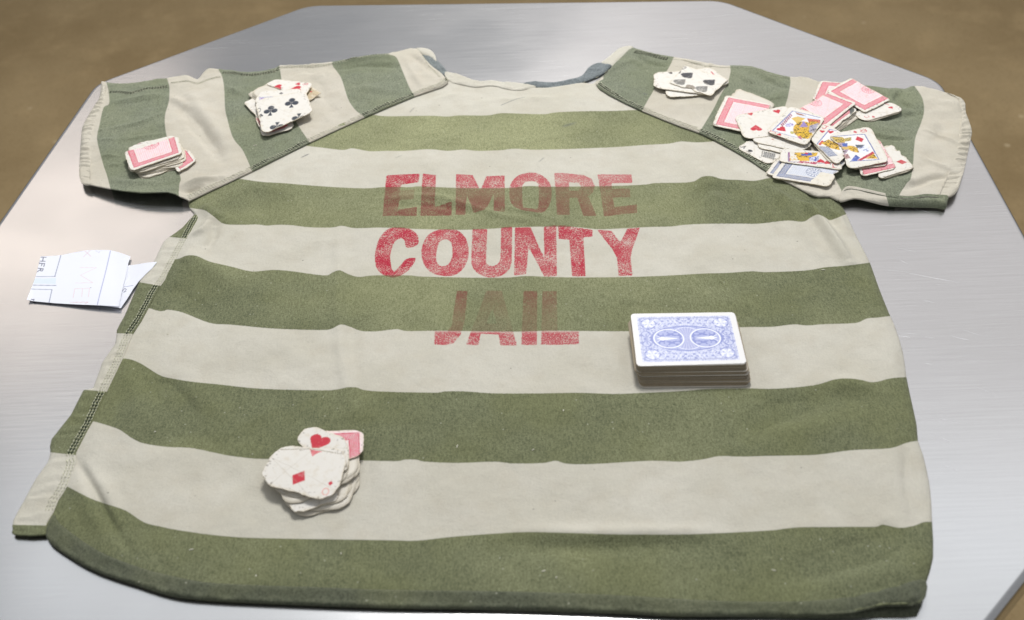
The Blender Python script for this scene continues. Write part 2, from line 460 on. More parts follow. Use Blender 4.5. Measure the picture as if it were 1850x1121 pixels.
    def samp(x, y):
        i = np.clip(np.rint((x-x0)/step).astype(int), 0, nx-1); j = np.clip(np.rint((y-y0)/step).astype(int), 0, ny-1)
        return Zg[i, j], Sg[i, j]
    SAMPLERS[key or name] = samp
    return o

FLAT = {}
# --- stripe edges of the front, photo pixels
S1 = [(660, 208), (676, 208), (700, 210.5), (776, 209.5), (808, 211), (830, 209), (880, 209), (905, 205), (949, 206), (985, 206.6), (1003, 203.6), (1046, 201.5), (1100, 201), (1150, 199), (1170, 198)]
S2 = [(540, 262), (551, 263.5), (588, 268), (620, 271.5), (637, 268.5), (668, 273.7), (700, 273), (732, 273), (776, 270), (808, 273), (838, 270.6), (862, 273), (905, 271.7), (931, 269), (975, 271), (1100, 266.8), (1165, 262.4), (1208, 260), (1230, 256), (1258, 257.7), (1290, 256), (1310, 255)]
S3 = [(400, 320), (430, 323), (473, 329), (516, 331.6), (581, 337), (655, 340.7), (700, 338), (743, 338.5), (758, 337), (830, 340), (916, 340), (955, 336.4), (992, 337.7), (1100, 336.5), (1165, 333.8), (1186, 331), (1247, 329.5), (1268, 320), (1286, 318.6), (1305, 324), (1338, 325.6), (1364, 327), (1390, 322), (1420, 320)]
S4 = [(345, 376), (356, 378), (371, 381), (388, 393), (405, 405), (438, 406.6), (464, 406), (481, 408), (503, 406.6), (529, 407.5), (557, 411), (600, 411.5), (617, 408.4), (643, 412.7), (686, 411.6), (719, 412.7), (784, 415), (851, 415.5), (903, 412.7), (946, 410.5), (1000, 410), (1043, 411), (1086, 414.6), (1162, 411), (1212, 409.6), (1233, 407), (1270, 405), (1335, 404.5), (1371, 404.6), (1421, 399), (1451, 401), (1464, 393.8), (1477, 388), (1490, 392.7), (1501, 398), (1527, 388), (1540, 386)]
S5 = [(310, 470), (324, 467.6), (338, 462), (356, 463), (379, 473), (416, 481.6), (455, 490.7), (492, 488), (524, 490), (585, 498), (600, 493), (613, 488.4), (628, 495), (648, 500.7), (676, 498), (740, 498), (762, 500), (838, 501.8), (913, 502), (950, 499), (1000, 501), (1065, 501.7), (1151, 500.4), (1216, 497.8), (1270, 494.6), (1313, 493.5), (1357, 490.5), (1386, 492), (1456, 489), (1490, 483.5), (1533, 480), (1570, 475), (1580, 474)]
S6 = [(250, 552), (269, 557), (285, 562), (296, 562.5), (304, 560), (331, 565.4), (379, 584), (418, 587), (493, 594), (580, 596.8), (600, 594), (615, 586.8), (630, 590), (654, 598.6), (686, 598.6), (717, 595), (736, 598.6), (795, 598), (924, 599.7), (1000, 598), (1140, 599), (1240, 596), (1342, 591.5), (1393, 591), (1434, 586.4), (1458, 588.5), (1490, 586), (1545, 584), (1566, 576), (1588, 574), (1603, 572), (1620, 571)]
S7 = [(205, 646), (221, 648), (236, 649.7), (256, 658), (288, 678), (310, 684), (344, 689.7), (396, 695), (472, 702.7), (580, 705.5), (608, 704), (628, 700), (645, 700.5), (658, 705), (697, 708), (785, 709.8), (803, 707.5), (840, 707.5), (893, 711), (980, 711), (1045, 710), (1110, 712), (1164, 710), (1229, 707), (1283, 703), (1350, 702), (1402, 702.7), (1469, 696.6), (1506, 686.5), (1530, 684), (1555, 686.5), (1578, 691), (1609, 684), (1638, 681.7), (1650, 681)]
S8 = [(150, 757), (168, 761.6), (188, 767), (216, 776.8), (238, 792), (260, 801.6), (303, 808), (346, 810), (400, 821), (430, 826), (485, 830), (651, 832.4), (677, 833), (718, 833.5), (731, 831), (753, 831), (768, 834.6), (829, 836.8), (893, 834.6), (926, 837.8), (980, 837), (1004, 833), (1023, 838), (1066, 839), (1175, 833), (1229, 834.6), (1272, 830), (1300, 824.4), (1337, 825.5), (1380, 824.4), (1400, 824), (1476, 822), (1537, 814), (1607, 810.4), (1637, 800.7), (1658, 796.7), (1668, 795)]
S9 = [(100, 868), (120, 878.4), (140, 889), (164, 901), (188, 909.7), (227, 922.7), (260, 944), (292, 952), (309, 955.8), (365, 964.4), (430, 971), (516, 973.5), (700, 976.3), (743, 977.4), (776, 975), (819, 970), (895, 964.4), (949, 961.6), (1024, 963), (1100, 965.5), (1165, 966), (1251, 965.5), (1381, 959.4), (1424, 954.7), (1452, 952.7), (1500, 952.5), (1537, 952), (1582, 952), (1595, 948), (1625, 954), (1652, 950), (1668, 943.6), (1684, 943), (1694, 942)]
body_str = interp_h([S1, S2, S3, S4, S5, S6, S7, S8, S9])

# --- printed letters, traced from the photograph (enlarged frame)
Z2 = lambda P: [(660+a/3.2019, 290+b/3.2019) for a, b in P]
LET = [
 ([(122, 88), (315, 78), (308, 130), (207, 142), (203, 175), (285, 170), (282, 228), (195, 232), (187, 288), (300, 268), (297, 325), (100, 325), (112, 190)], None, 1.0),
 ([(332, 78), (410, 90), (404, 240), (402, 262), (501, 246), (499, 320), (318, 322), (325, 200)], None, 1.0),
 ([(525, 82), (622, 84), (665, 175), (700, 86), (806, 88), (808, 305), (742, 300), (744, 195), (690, 300), (625, 302), (588, 200), (578, 315), (522, 315)], None, .92),
 ([(955, 74), (1010, 85), (1060, 125), (1078, 180), (1070, 250), (1040, 300), (1000, 316), (950, 310), (880, 290), (840, 245), (833, 180), (845, 130), (885, 88)], [(955, 125), (985, 130), (1002, 155), (1000, 275), (965, 285), (930, 280), (912, 270), (908, 190), (910, 150), (928, 130)], .86),
 ([(1092, 78), (1150, 76), (1260, 82), (1310, 105), (1328, 145), (1318, 185), (1290, 205), (1338, 318), (1262, 320), (1225, 215), (1180, 222), (1182, 318), (1108, 320), (1100, 180)], [(1178, 130), (1235, 132), (1248, 150), (1235, 175), (1178, 178)], .74),
 ([(1342, 80), (1540, 78), (1546, 128), (1425, 132), (1428, 165), (1530, 162), (1534, 215), (1432, 215), (1440, 270), (1570, 258), (1572, 308), (1380, 320), (1360, 180)], None, .78),
 ([(300, 430), (255, 398), (190, 392), (120, 410), (75, 470), (55, 545), (62, 615), (95, 655), (140, 672), (190, 668), (240, 640), (275, 600), (290, 562), (235, 566), (205, 600), (165, 635), (148, 600), (145, 540), (165, 480), (200, 455), (225, 462), (240, 502), (305, 483)], None, 1.0),
 ([(460, 395), (530, 405), (575, 440), (597, 500), (592, 570), (560, 630), (510, 665), (450, 672), (390, 655), (345, 610), (325, 550), (330, 490), (365, 430), (410, 402)], [(460, 455), (490, 465), (502, 500), (500, 560), (475, 600), (440, 608), (415, 590), (410, 545), (420, 490), (435, 465)], .95),
 ([(620, 400), (706, 400), (698, 580), (702, 592), (715, 602), (738, 606), (758, 600), (774, 584), (782, 560), (785, 392), (850, 388), (848, 580), (842, 608), (830, 630), (813, 648), (790, 662), (765, 670), (740, 672), (708, 672), (680, 666), (658, 656), (640, 643), (622, 620), (613, 595), (612, 560)], None, .9),
 ([(865, 392), (955, 390), (1035, 555), (1032, 390), (1105, 378), (1108, 664), (1035, 666), (945, 495), (930, 655), (860, 662)], None, .92),
 ([(1115, 380), (1150, 378), (1315, 398), (1313, 440), (1262, 440), (1275, 668), (1196, 668), (1180, 455), (1118, 452)], None, .97),
 ([(1340, 400), (1425, 402), (1475, 470), (1515, 392), (1588, 392), (1545, 510), (1535, 560), (1545, 668), (1465, 668), (1455, 560), (1430, 510)], None, .95),
 ([(530, 755), (592, 755), (575, 930), (550, 1010), (510, 1060), (450, 1074), (398, 1070), (402, 990), (470, 992), (500, 960), (510, 880)], None, .9),
 ([(700, 752), (790, 750), (878, 1068), (780, 1066), (770, 1005), (668, 1000), (655, 1068), (582, 1066)], [(735, 850), (760, 940), (700, 940)], .9),
 ([(915, 752), (995, 750), (992, 1066), (902, 1064)], None, .9),
 ([(1025, 750), (1108, 752), (1112, 985), (1236, 988), (1236, 1062), (1016, 1064)], None, .9)]
def ink_fn(X, Y, U, V, Z):
    v = np.full(X.shape, -9.0); dn = np.zeros(X.shape)
    k = np.nonzero((U > 640) & (U < 1200) & (V > 290) & (V < 650))[0]
    x, y = X[k], Y[k]; vb = v[k]; db = dn[k]; Vk = V[k]; Uk = U[k]
    for i, (outer, hole, dens) in enumerate(LET):
        zz = 4.4
        po = un(spline(Z2(outer), 4, True) if i in (3, 6, 7) else Z2(outer), zz)[:, :2]; d, _, _ = segdist(po, x, y); s = np.where(inside(po, x, y), d, -d)
        if hole:
            ph = un(spline(Z2(hole), 4, True) if i in (3, 7) else Z2(hole), zz)[:, :2]; dh, _, _ = segdist(ph, x, y); s = np.minimum(s, np.where(inside(ph, x, y), -dh, dh))
        dd = np.full(x.shape, dens)
        if i >= 12:    # the last word nearly washed out where it crosses the dyed band
            pale = {12: .85, 13: .38, 14: .78, 15: .68}[i]
            ramp = sstep(598, 603, Vk); up = pale*(.55+.45*sstep(575, 530, Vk))
            dd = up+(dens-up)*ramp
        elif i < 6:
            dd = dens*(1-.25*sstep(336, 344, Vk)*sstep(372, 350, Vk)*(.5+.5*(i > 1)))
            if i == 0: dd = np.where((Uk > 722) & (Vk > 340) & (Vk < 366), .40, dd)
        b = s > vb; vb = np.where(b, s, vb); db = np.where(b, dd, db)
    v[k] = vb; dn[k] = db
    return v, dn

LSEAM = [(345, 362), (386.5, 342.4), (451, 312), (559.5, 258), (655, 214), (750, 174), (800, 157), (810, 145)]
RSEAM = [(1076, 153.6), (1100, 171.6), (1162.7, 202), (1229.7, 229), (1264, 241), (1316, 266.8), (1359.5, 292.7), (1385, 310), (1440, 339), (1464, 351.6), (1480, 356), (1499, 356), (1516, 364)]
FLAT['front_panel'] = [(LSEAM, -3.5), (RSEAM, -3.5), ([(1135, 560), (1335, 560), (1360, 705), (1150, 705)], 3.4), ([(460, 780), (660, 770), (660, 930), (470, 930)], 3.6)]
FLAT['sleeve_l'] = [([(215, 240), (335, 240), (365, 290), (330, 325), (235, 320)], 5.0), ([(440, 140), (585, 140), (580, 240), (460, 250)], 5.2)]
FLAT['sleeve_r'] = [([(1285, 165), (1480, 140), (1620, 140), (1660, 300), (1600, 330), (1480, 345), (1330, 285)], 5.2), ([(1178, 118), (1320, 118), (1320, 180), (1180, 180)], 5.4)]
SIDE = [(345, 364), (354.6, 383), (357, 392), (349, 409), (335, 437), (319, 467.5), (301.6, 500), (286.5, 519.5), (271, 547.5), (254, 580), (238, 604), (221, 646.5), (196, 698), (180, 731), (166.5, 761.6), (136, 818), (136, 835), (121, 878), (104, 904), (95, 926), (82, 947.6)]
NECK = [(810, 145), (834, 153.6), (863, 157.5), (890, 154.5), (914, 161), (941, 163.5), (958, 160), (991, 159.6), (1027, 154.5), (1052, 150.7), (1071, 152.7)]
BOT = [(83, 969), (120, 1000.5), (175, 1030.6), (250, 1055.6), (300, 1071.4), (354, 1080), (473, 1086.6), (700, 1095), (916, 1098), (1100, 1104), (1230, 1110), (1400, 1110), (1522, 1107), (1570, 1098), (1600, 1092), (1664, 1088)]
RIGHT = [(1673, 1053.6), (1686, 1008), (1684, 942.7), (1680, 880), (1667.6, 822.6), (1658.5, 796.7), (1656, 767.6), (1646, 722), (1637.6, 681), (1631, 635.7), (1616, 588), (1606, 566), (1587.6, 520), (1572.4, 477), (1559.5, 451), (1542, 416.5), (1529, 387), (1516, 365.7)]
FLAT['front_panel'].append((NECK, -3.4))
out = []
out += [(u-5, v+1, 1.6, 16) for u, v in SIDE]
for i, (u, v) in enumerate(BOT):
    zz = 2.0 if u < 1450 else 2.0+4.5*min(1, (u-1450)/130)
    out.append((u, v, zz, 26))
out += [(u, v, 1.2, 9) for u, v in RIGHT]
out += [(u, v-9, 2.0, 9) for u, v in RSEAM[::-1][1:-1]]
out += [(u, v-1, 2.6, 5) for u, v in [(1084, 144)]+NECK[::-1]]
out += [(u-3, v-9, 2.0, 9) for u, v in LSEAM[::-1][1:-1]]
ridges_body = [
 ([(1425, 338), (1462, 376), (1482, 402), (1515, 450), (1535, 478)], 5.5, 7), ([(1452, 342), (1490, 384), (1510, 410)], -2.5, 6),
 ([(1385, 320), (1412, 352), (1440, 392), (1480, 460)], 2.6, 8), ([(1345, 335), (1375, 372), (1405, 410)], 1.6, 8), ([(1500, 350), (1512, 380), (1530, 420)], 2.2, 5),
 ([(1265, 300), (1283, 330), (1300, 400)], 2.2, 9), ([(1235, 380), (1280, 345), (1330, 350)], -1.4, 8),
 ([(362, 370), (385, 388), (402, 398)], 3.5, 9), ([(345, 425), (366, 418), (380, 400)], 2.6, 5), ([(370, 450), (385, 430), (388, 410)], -2.6, 6),
 ([(322, 480), (345, 470), (400, 500), (430, 540)], 2.2, 14), ([(300, 520), (330, 540), (380, 570)], -1.6, 11),
 ([(617, 405), (612, 470), (614, 590), (628, 702), (640, 760)], 1.7, 7), ([(632, 420), (632, 600), (645, 700)], -.8, 8),
 ([(690, 360), (770, 355), (840, 370), (905, 392), (960, 400)], 1.6, 5), ([(700, 372), (790, 372), (860, 388)], -1.2, 5), ([(905, 375), (950, 384), (1000, 398)], 1.0, 4),
 ([(137, 832), (150, 850), (172, 888), (190, 925), (212, 965), (240, 1000)], -2.8, 3.2), ([(128, 862), (150, 895), (180, 950), (210, 1000)], 1.9, 8), ([(160, 845), (190, 890), (215, 940)], 1.6, 7),
 ([(222, 655), (250, 720), (240, 790)], 2.0, 12), ([(260, 690), (310, 715), (330, 760), (300, 790)], -3.2, 13), ([(330, 700), (370, 720), (420, 780)], 1.4, 12),
 ([(1340, 790), (1390, 755), (1450, 735), (1540, 712)], -3.2, 14), ([(1360, 800), (1450, 775), (1540, 770)], 1.6, 16), ([(1500, 690), (1540, 695), (1580, 700)], 1.8, 10),
 ([(940, 958), (1050, 966), (1180, 966), (1300, 962)], 2.2, 8), ([(930, 985), (1060, 990), (1250, 985)], -1.8, 9),
 ([(1440, 1040), (1530, 1010), (1620, 985)], -3.0, 12), ([(1450, 1065), (1560, 1045), (1650, 1020)], 2.2, 12), ([(1590, 940), (1630, 980)], -1.2, 8), ([(860, 1010), (950, 985)], -1.2, 12),
 ([(1636, 800), (1648, 880), (1656, 940)], -2.2, 6), ([(1560, 590), (1600, 640), (1612, 690)], 1.2, 9),
 ([(700, 250), (760, 262), (850, 240)], .8, 9), ([(985, 215), (1040, 240), (900, 262)], .7, 10), ([(430, 330), (520, 350), (560, 390)], 1.4, 12), ([(850, 190), (930, 176), (1010, 182)], .9, 9), ([(740, 182), (830, 168)], .9, 7)]
smud = [([(905, 190), (935, 180), (948, 176)], .6, .75), ([(982, 287), (975, 293)], .8, .45), ([(1020, 229), (1034, 225)], 2.2, .5), ([(1040, 222), (1022, 228)], 1.0, .5),
        ([(546, 284), (556, 279)], 1.1, .85), ([(741, 204), (748, 196)], .7, .5), ([(715, 285), (725, 281)], .6, .35)]
front = cloth('front_panel', out, 4.4, M_body, body_str, step=1.4, ridges=ridges_body, ink=ink_fn, smudges=smud, noise=(1.5, 52, .45, 15), th=1.4, refine=2)

# hem band along the bottom, a doubled fold
HEMT = [(95, 930), (108, 948), (175, 995.5), (250, 1025.6), (300, 1039), (365, 1052), (451, 1057), (581, 1061.7), (700, 1066), (916, 1069), (1100, 1075), (1251, 1084), (1381, 1087.6), (1491, 1084), (1582, 1066), (1628, 1055), (1670.6, 1049)]
hem_out = [(u+2, v, 4.3, 2.2) for u, v in HEMT]
hem_out += [(u, v+1.5, (3.6 if u < 1450 else 3.6+4.2*min(1, (u-1450)/130)), 2) for u, v in BOT[::-1]]
fs = SAMPLERS['front_panel']
def hem_rip(X, Y, d):
    z, _ = fs(X, Y); z = np.nan_to_num(z, nan=3.0)
    lift = np.clip(z-3.2, -.8, 4)*sstep(0, 5, d)
    return lift+sstep(0, 4, d)*(.9*N3(X, Y*.25, 7)+.5*np.sin(X/2.4+3.0*N2(X, Y, 30)))
cloth('hem', hem_out, 4.9, M_hem, lambda u, v: np.full(u.shape, 9.0), step=1.3, ripple=hem_rip, noise=(.2, 40, .2, 9), th=1.7, refine=3)

# back layer: shows under the hem at the right and inside the collar
back_out = [(300, 520), (200, 720), (140, 850), (95, 950), (130, 1000), (260, 1052), (360, 1080), (700, 1096), (1100, 1108), (1400, 1115.5), (1582, 1115), (1655, 1113), (1661, 1104), (1668, 1060), (1660, 900), (1630, 700), (1560, 480), (1500, 380), (1300, 300), (1000, 200), (700, 260), (420, 360)]
cloth('back_panel', [(u, v, .9, 5) for u, v in back_out], .9, M_hem, lambda u, v: np.where(v > 952, 9.0, -9.0), step=6, noise=(.05, 40, 0, 9), th=.7, refine=2)

# side seam strip: the back wraps round to the front along the left edge
LEFT = [(351, 388), (330, 411), (311, 425), (296, 437), (284, 461), (277, 475), (263, 494), (251, 511), (237, 543), (224, 573), (211, 597), (208, 622), (185, 655), (168, 702), (151, 705), (128, 750), (93, 794), (91, 817), (86, 836), (65, 865), (43, 906), (24, 941), (23, 958), (26, 966)]
strip = [(u, v, 1.4 if v < 920 else 3.5, 6) for u, v in LEFT]
strip += [(82, 966, 3.6, 5)]+[(u+1, v, 3.4, 3) for u, v in SIDE[::-1][:-2]]
def strip_str(u, v):
    # edges run across the strip, sloping a little
    e = [(0, 350), (430, .10), (513, .17), (603, .04), (706, .08), (820, .11), (949, .02)]
    k = np.zeros(u.shape, int); m = np.full(u.shape, 99.0)
    for i, (y, sl) in enumerate(e[1:]):
        xm = np.interp(y, [430, 513, 603, 706, 820, 949], [322, 268, 224, 170, 113, 50])
        d = v-(y+(u-xm)*sl*1.0); k += d > 0; m = np.minimum(m, np.abs(d))
    return np.where(k % 2 == 0, m, -m)*.55
cloth('side_seam_strip', strip, 3.4, M_body, strip_str, step=1.1, noise=(.3, 25, .3, 7), ripple=lambda X, Y, d: sstep(0, 6, d)*.3*np.sin(Y/2.0+2*N1(X, Y, 12)), th=1.2, refine=2)

# --- sleeves
LTOP = [(803, 139), (798, 133), (786, 124), (777, 116.5), (766, 104), (755, 90), (748, 88), (737, 88.6), (703, 97), (670, 99.5), (649, 102.7), (599, 112.4), (562, 116.8), (538, 118), (504, 119), (497, 124), (465, 129.7), (439, 131), (422, 127.6), (400, 126.5), (390, 125), (376, 124), (366, 133), (357, 143.8), (344, 138.4), (333, 136), (303, 141.6), (281, 143.8), (249, 149), (216, 151.4), (192, 149), (184, 148)]
LCUF = [(183, 161), (179.5, 179.5), (171, 192), (160, 210), (151, 227), (148, 242), (145, 283), (144, 309), (145, 322), (150, 332)]
LBOT = [(164, 334), (201, 341.6), (255, 348), (303, 347), (324, 354.6), (342, 363)]
so = [(u, v, 5.2, 4) for u, v in LSEAM]+[(u, v, 3.0, 8) for u, v in LTOP]+[(u, v, 3.0 if v < 300 else 7, 9) for u, v in LCUF]
so += [(164, 334, 8, 22), (201, 341.6, 10, 26), (255, 348, 12, 28), (303, 347, 13, 28), (324, 354.6, 10, 22), (340, 362.5, 6, 10)]
LB = [[(192, 140), (192, 149), (196, 164), (197, 188), (187, 195), (179.5, 227), (176, 242), (176, 257), (186, 296), (193.5, 318), (199, 339.5), (202, 350)],
      [(300, 135), (302, 143), (306, 158), (305, 184), (298, 210), (299.5, 238), (308, 270), (318, 300), (326.5, 322), (324, 333), (323, 348), (323, 360)],
      [(394, 118), (395, 127), (401, 138), (405, 160), (406.5, 195), (410, 212.7), (421, 249.5), (438, 271), (451, 299), (453, 306), (462, 315)],
      [(503, 112), (505, 121), (508, 140.5), (510, 150), (518, 180), (530, 208), (538, 225.7), (557, 254), (563, 262)],
      [(598, 105), (600, 111), (602, 121), (616, 140.5), (629, 179.5), (642, 199), (656, 210), (664, 218)],
      [(698, 92), (703, 99), (716, 104), (728.6, 132), (739.5, 158), (747, 171), (750, 180)]]
rid_l = [([(325, 190), (352, 225), (385, 268), (400, 290)], -1.8, 8), ([(340, 170), (375, 215), (410, 262)], 1.8, 10), ([(310, 175), (340, 195)], 1.2, 6),
 ([(182, 254), (230, 249), (295, 240)], 1.0, 3), ([(186, 283), (222, 282)], .9, 3), ([(196, 300), (230, 296)], .8, 3), ([(185, 235), (250, 222), (292, 205)], .8, 4), ([(205, 330), (260, 330), (310, 322)], 1.6, 8), ([(200, 185), (240, 180), (290, 172)], 1.2, 6),
 ([(320, 345), (352, 332), (400, 322)], 2.2, 6), ([(330, 352), (365, 340)], -1.6, 3.5), ([(415, 160), (440, 170)], 1.4, 6), ([(560, 132), (575, 160), (600, 200)], -1.0, 9), ([(520, 150), (545, 140), (590, 132)], 1.2, 8),
 ([(610, 125), (660, 118), (715, 120)], -1.6, 6), ([(600, 118), (650, 108), (700, 104)], 1.4, 5), ([(640, 160), (700, 165)], .9, 8), ([(740, 100), (765, 115), (790, 140)], -1.3, 5), ([(735, 110), (752, 140), (765, 160)], .9, 5)]
_LS, _RS = un(LSEAM, 5)[:, :2], un(RSEAM, 5)[:, :2]
def top_pucker(X, Y, d):
    ds = np.minimum(segdist(_LS, X, Y, False)[0], segdist(_RS, X, Y, False)[0])
    return sstep(16, 0, d)*sstep(0, 3, d)*(1.3*N3(X, Y*.3, 7)+.6*N4(X, Y, 4))*sstep(6, 14, ds)+sstep(13, 7, ds)*sstep(0, 2.5, d)*(.45*N3(X, Y*.6, 4)+.5*N1(X, Y, 11))+.5*sstep(8.2, 7.2, ds)
cloth('sleeve', so, 5.2, M_slv, interp_v(LB), step=1.4, ridges=[(p, a*1.7, w) for p, a, w in rid_l], noise=(1.7, 34, .7, 12), ripple=top_pucker, th=1.3, refine=2, key='sleeve_l')
# cuff
LCI = [(186, 150), (190, 164), (189, 185), (181, 205), (170, 232), (165, 257), (164.5, 290), (163, 318), (161, 333.5)]
co = [(u-1, v, 3.2 if v < 300 else 7.4, 4) for u, v in [(184, 148)]+LCUF]+[(u, v, 5.0 if v < 300 else 8, 2.5) for u, v in LCI[::-1]]
cloth('cuff', co, 5.6, M_slv, lambda u, v: np.full(u.shape, -9.0), step=.9, noise=(.2, 20, .2, 6), ripple=lambda X, Y, d: sstep(0, 3, d)*(1.0*np.sin(Y/1.6+2.6*N1(X, Y, 14))+1.0*N3(X*.3, Y, 5)), th=1.2, refine=3, key='cuff_l')

RTOP = [(1138.5, 88), (1146, 87), (1176, 95.7), (1216, 103), (1247, 108), (1280, 114.6), (1306, 119), (1321, 118.5), (1358, 120), (1388, 130), (1427, 139.5), (1459, 140.5), (1479, 148), (1520, 152), (1562, 154.6), (1584, 156.8), (1606, 160), (1619, 159), (1634, 161), (1645, 156.8), (1658, 155.7), (1683, 160), (1709, 167.6), (1731, 175), (1740, 181.6)]
RCUF = [(1744, 203), (1750.5, 220.5), (1755, 238), (1752.7, 253), (1746, 285.4), (1742, 305), (1736.5, 321.6), (1728, 345.4), (1714, 356)]
RFOLD = [(1689, 353), (1672, 352), (1640, 356), (1603, 351.6), (1566, 343.5), (1538, 338), (1526, 341)]
so = [(u, v, 4.6, 4) for u, v in [(1076, 152), (1095, 134), (1106, 119.5), (1125, 101.6)]]+[(u, v, 3.0, 8) for u, v in RTOP]
so += [(u, v, 4.0 if v < 320 else 7.5, 9) for u, v in RCUF]+[(u, v+3, 9.5, 10) for u, v in RFOLD]
so += [(1519, 352, 7, 8)]+[(u, v, 5.2, 4) for u, v in RSEAM[::-1][:-1]]
RB = [[(1084, 100), (1090, 140), (1084, 146), (1078, 154)],
      [(1219, 95), (1217, 104), (1207, 125), (1182, 162), (1163, 194.6), (1156, 206)],
      [(1317, 112), (1318.6, 120), (1319.7, 130), (1314, 151), (1301, 173), (1288, 199), (1267, 233.5), (1258, 246)],
      [(1426, 130), (1427, 139.5), (1428, 151), (1422.5, 179.5), (1418, 194.6), (1406, 255), (1398, 300), (1396, 322)],
      [(1532, 145), (1530, 152), (1510, 260), (1505, 300), (1510, 325), (1520, 345), (1522, 372)],
      [(1649, 148), (1653, 156.8), (1666, 177), (1669.5, 201), (1664, 222.7), (1654, 248.6), (1651, 274.6), (1650, 292), (1645.7, 322), (1639.5, 330), (1626.5, 349.5), (1620, 362)]]
rid_r = [([(1600, 168), (1612, 185), (1640, 200)], 2.0, 5), ([(1630, 164), (1622, 180), (1650, 196)], -1.8, 5), ([(1580, 160), (1610, 180)], -1.2, 5),
 ([(1555, 220), (1600, 232), (1655, 240)], 2.2, 5), ([(1545, 208), (1600, 212), (1660, 205)], -1.6, 6), ([(1560, 240), (1610, 250), (1655, 252)], -1.7, 5), ([(1590, 258), (1625, 268), (1655, 290)], 1.5, 6),
 ([(1670, 236), (1700, 246), (1730, 262)], 1.0, 3), ([(1660, 280), (1690, 296), (1720, 310)], 1.0, 3.5), ([(1680, 200), (1705, 220), (1700, 250)], -1.2, 9), ([(1690, 180), (1720, 190), (1738, 205)], 1.2, 7), ([(1640, 340), (1680, 325), (1715, 318)], -1.6, 5),
 ([(1370, 135), (1395, 148), (1425, 160)], -1.5, 6), ([(1345, 170), (1385, 176), (1425, 164)], 1.5, 5), ([(1330, 130), (1370, 160)], 1.0, 7),
 ([(1150, 95), (1165, 112), (1200, 118)], -1.8, 5), ([(1110, 125), (1140, 112), (1160, 120)], 1.2, 6), ([(1520, 345), (1532, 322), (1580, 315), (1640, 326)], 2.4, 6), ([(1515, 330), (1525, 310), (1560, 305)], -1.5, 6), ([(1450, 345), (1490, 350)], 1.2, 5), ([(1240, 112), (1290, 122)], -1.2, 4)]
cloth('sleeve', so, 5.4, M_slv, interp_v(RB), step=1.4, ridges=[(p, a*1.7, w) for p, a, w in rid_r], noise=(1.7, 34, .7, 12), ripple=top_pucker, th=1.3, refine=2, key='sleeve_r',
      smudges=[([(1163, 168), (1168, 170)], 1.2, .6)])
# folded underside of the right sleeve, curling up at the front
uo = [(u, v-1.5, 10.0, 4) for u, v in RFOLD]+[(1518, 352, 8.5, 4), (1518.4, 364.6, 6.5, 4), (1544, 358.5, 8, 5), (1570, 363.5, 7, 5), (1603, 371, 4.8, 5), (1646, 373.5, 3.4, 5), (1690, 374.6, 3, 5), (1707, 377, 3, 4), (1712, 365, 6, 4), (1713, 354, 9, 4), (1700, 352, 10, 4)]
def us_str(u, v): return np.minimum(u-1601-(v-355)*.3, 9)*.55
cloth('under_sleeve', uo, 8.6, M_slv, us_str, step=.9, noise=(.4, 20, .3, 8), th=1.2, refine=3)
# right cuff
RCI = [(1712, 168), (1733, 180), (1737, 201), (1737, 218), (1731, 253), (1720, 296), (1706, 330), (1697, 352)]
co = [(u+1, v, 4.4 if v < 320 else 7.8, 4) for u, v in [(1740, 181.6)]+RCUF]+[(u, v, 5.4 if v < 300 else 8.6, 2.5) for u, v in RCI[::-1]]
cloth('cuff', co, 6.0, M_slv, lambda u, v: np.full(u.shape, -9.0), step=.9, noise=(.2, 20, .2, 6), ripple=lambda X, Y, d: sstep(0, 3, d)*(1.0*np.sin(Y/1.6+2.6*N1(X, Y, 14))+1.0*N3(X*.3, Y, 5)), th=1.2, refine=3, key='cuff_r')

# --- collar pieces
nb = [(803, 131), (825, 134), (849, 143), (866, 147.7), (890, 146), (914, 149), (938, 150.7), (953, 153), (968, 156), (964, 160.5)]
nbl = [(941, 164), (914, 161.5), (890, 155), (863, 158), (834, 154), (811, 146)]
cloth('neck_binding', [(u, v, 2.0, 4) for u, v in nb]+[(u, v, 3.9, 3) for u, v in nbl], 4.3, M_body, None, step=.9, noise=(1.3, 15, .5, 6), th=1.2, refine=3)
nf = [(945, 151), (967, 147.7), (997, 149), (1027, 144.7), (1051, 137), (1063, 122.4), (1077, 115), (1090, 114), (1106, 118), (1101, 124), (1086, 136), (1052, 149.5), (1027, 154.5), (991, 160), (968, 158)]
cloth('neck_facing', [(u, v, 2.0, 4) for u, v in nf], 3.2, M_denim, lambda u, v: np.full(u.shape, 9.0), step=.9, noise=(1.5, 13, .7, 5), th=1.2, refine=3, key='face_r')
nf2 = [(763, 99), (775, 101), (790, 110), (806, 127), (809, 139), (798, 134), (777, 118), (766, 106)]
cloth('neck_facing', [(u, v, 2.0, 3) for u, v in nf2], 2.8, M_denim, lambda u, v: np.full(u.shape, 9.0), step=.9, noise=(1.2, 8, .5, 4), th=1.2, refine=3, key='face_l')
bc = [(750, 88.5), (764, 87), (778, 91), (786, 100), (788, 112), (780, 106), (768, 101), (758, 96)]
cloth('back_collar', [(u, v, 2.4, 4) for u, v in bc], 4.4, M_body, None, step=.9, noise=(.4, 12, .2, 5), th=1.5, refine=3, key='bc_l')
bc2 = [(1086, 114), (1096, 106), (1108, 96), (1120, 87), (1137, 83.5), (1145, 87), (1130, 99), (1113, 115), (1106, 120), (1096, 117)]
cloth('back_collar', [(u, v, 2.2, 4) for u, v in bc2], 3.6, M_body, None, step=.9, noise=(.5, 12, .2, 5), th=1.5, refine=3, key='bc_r')

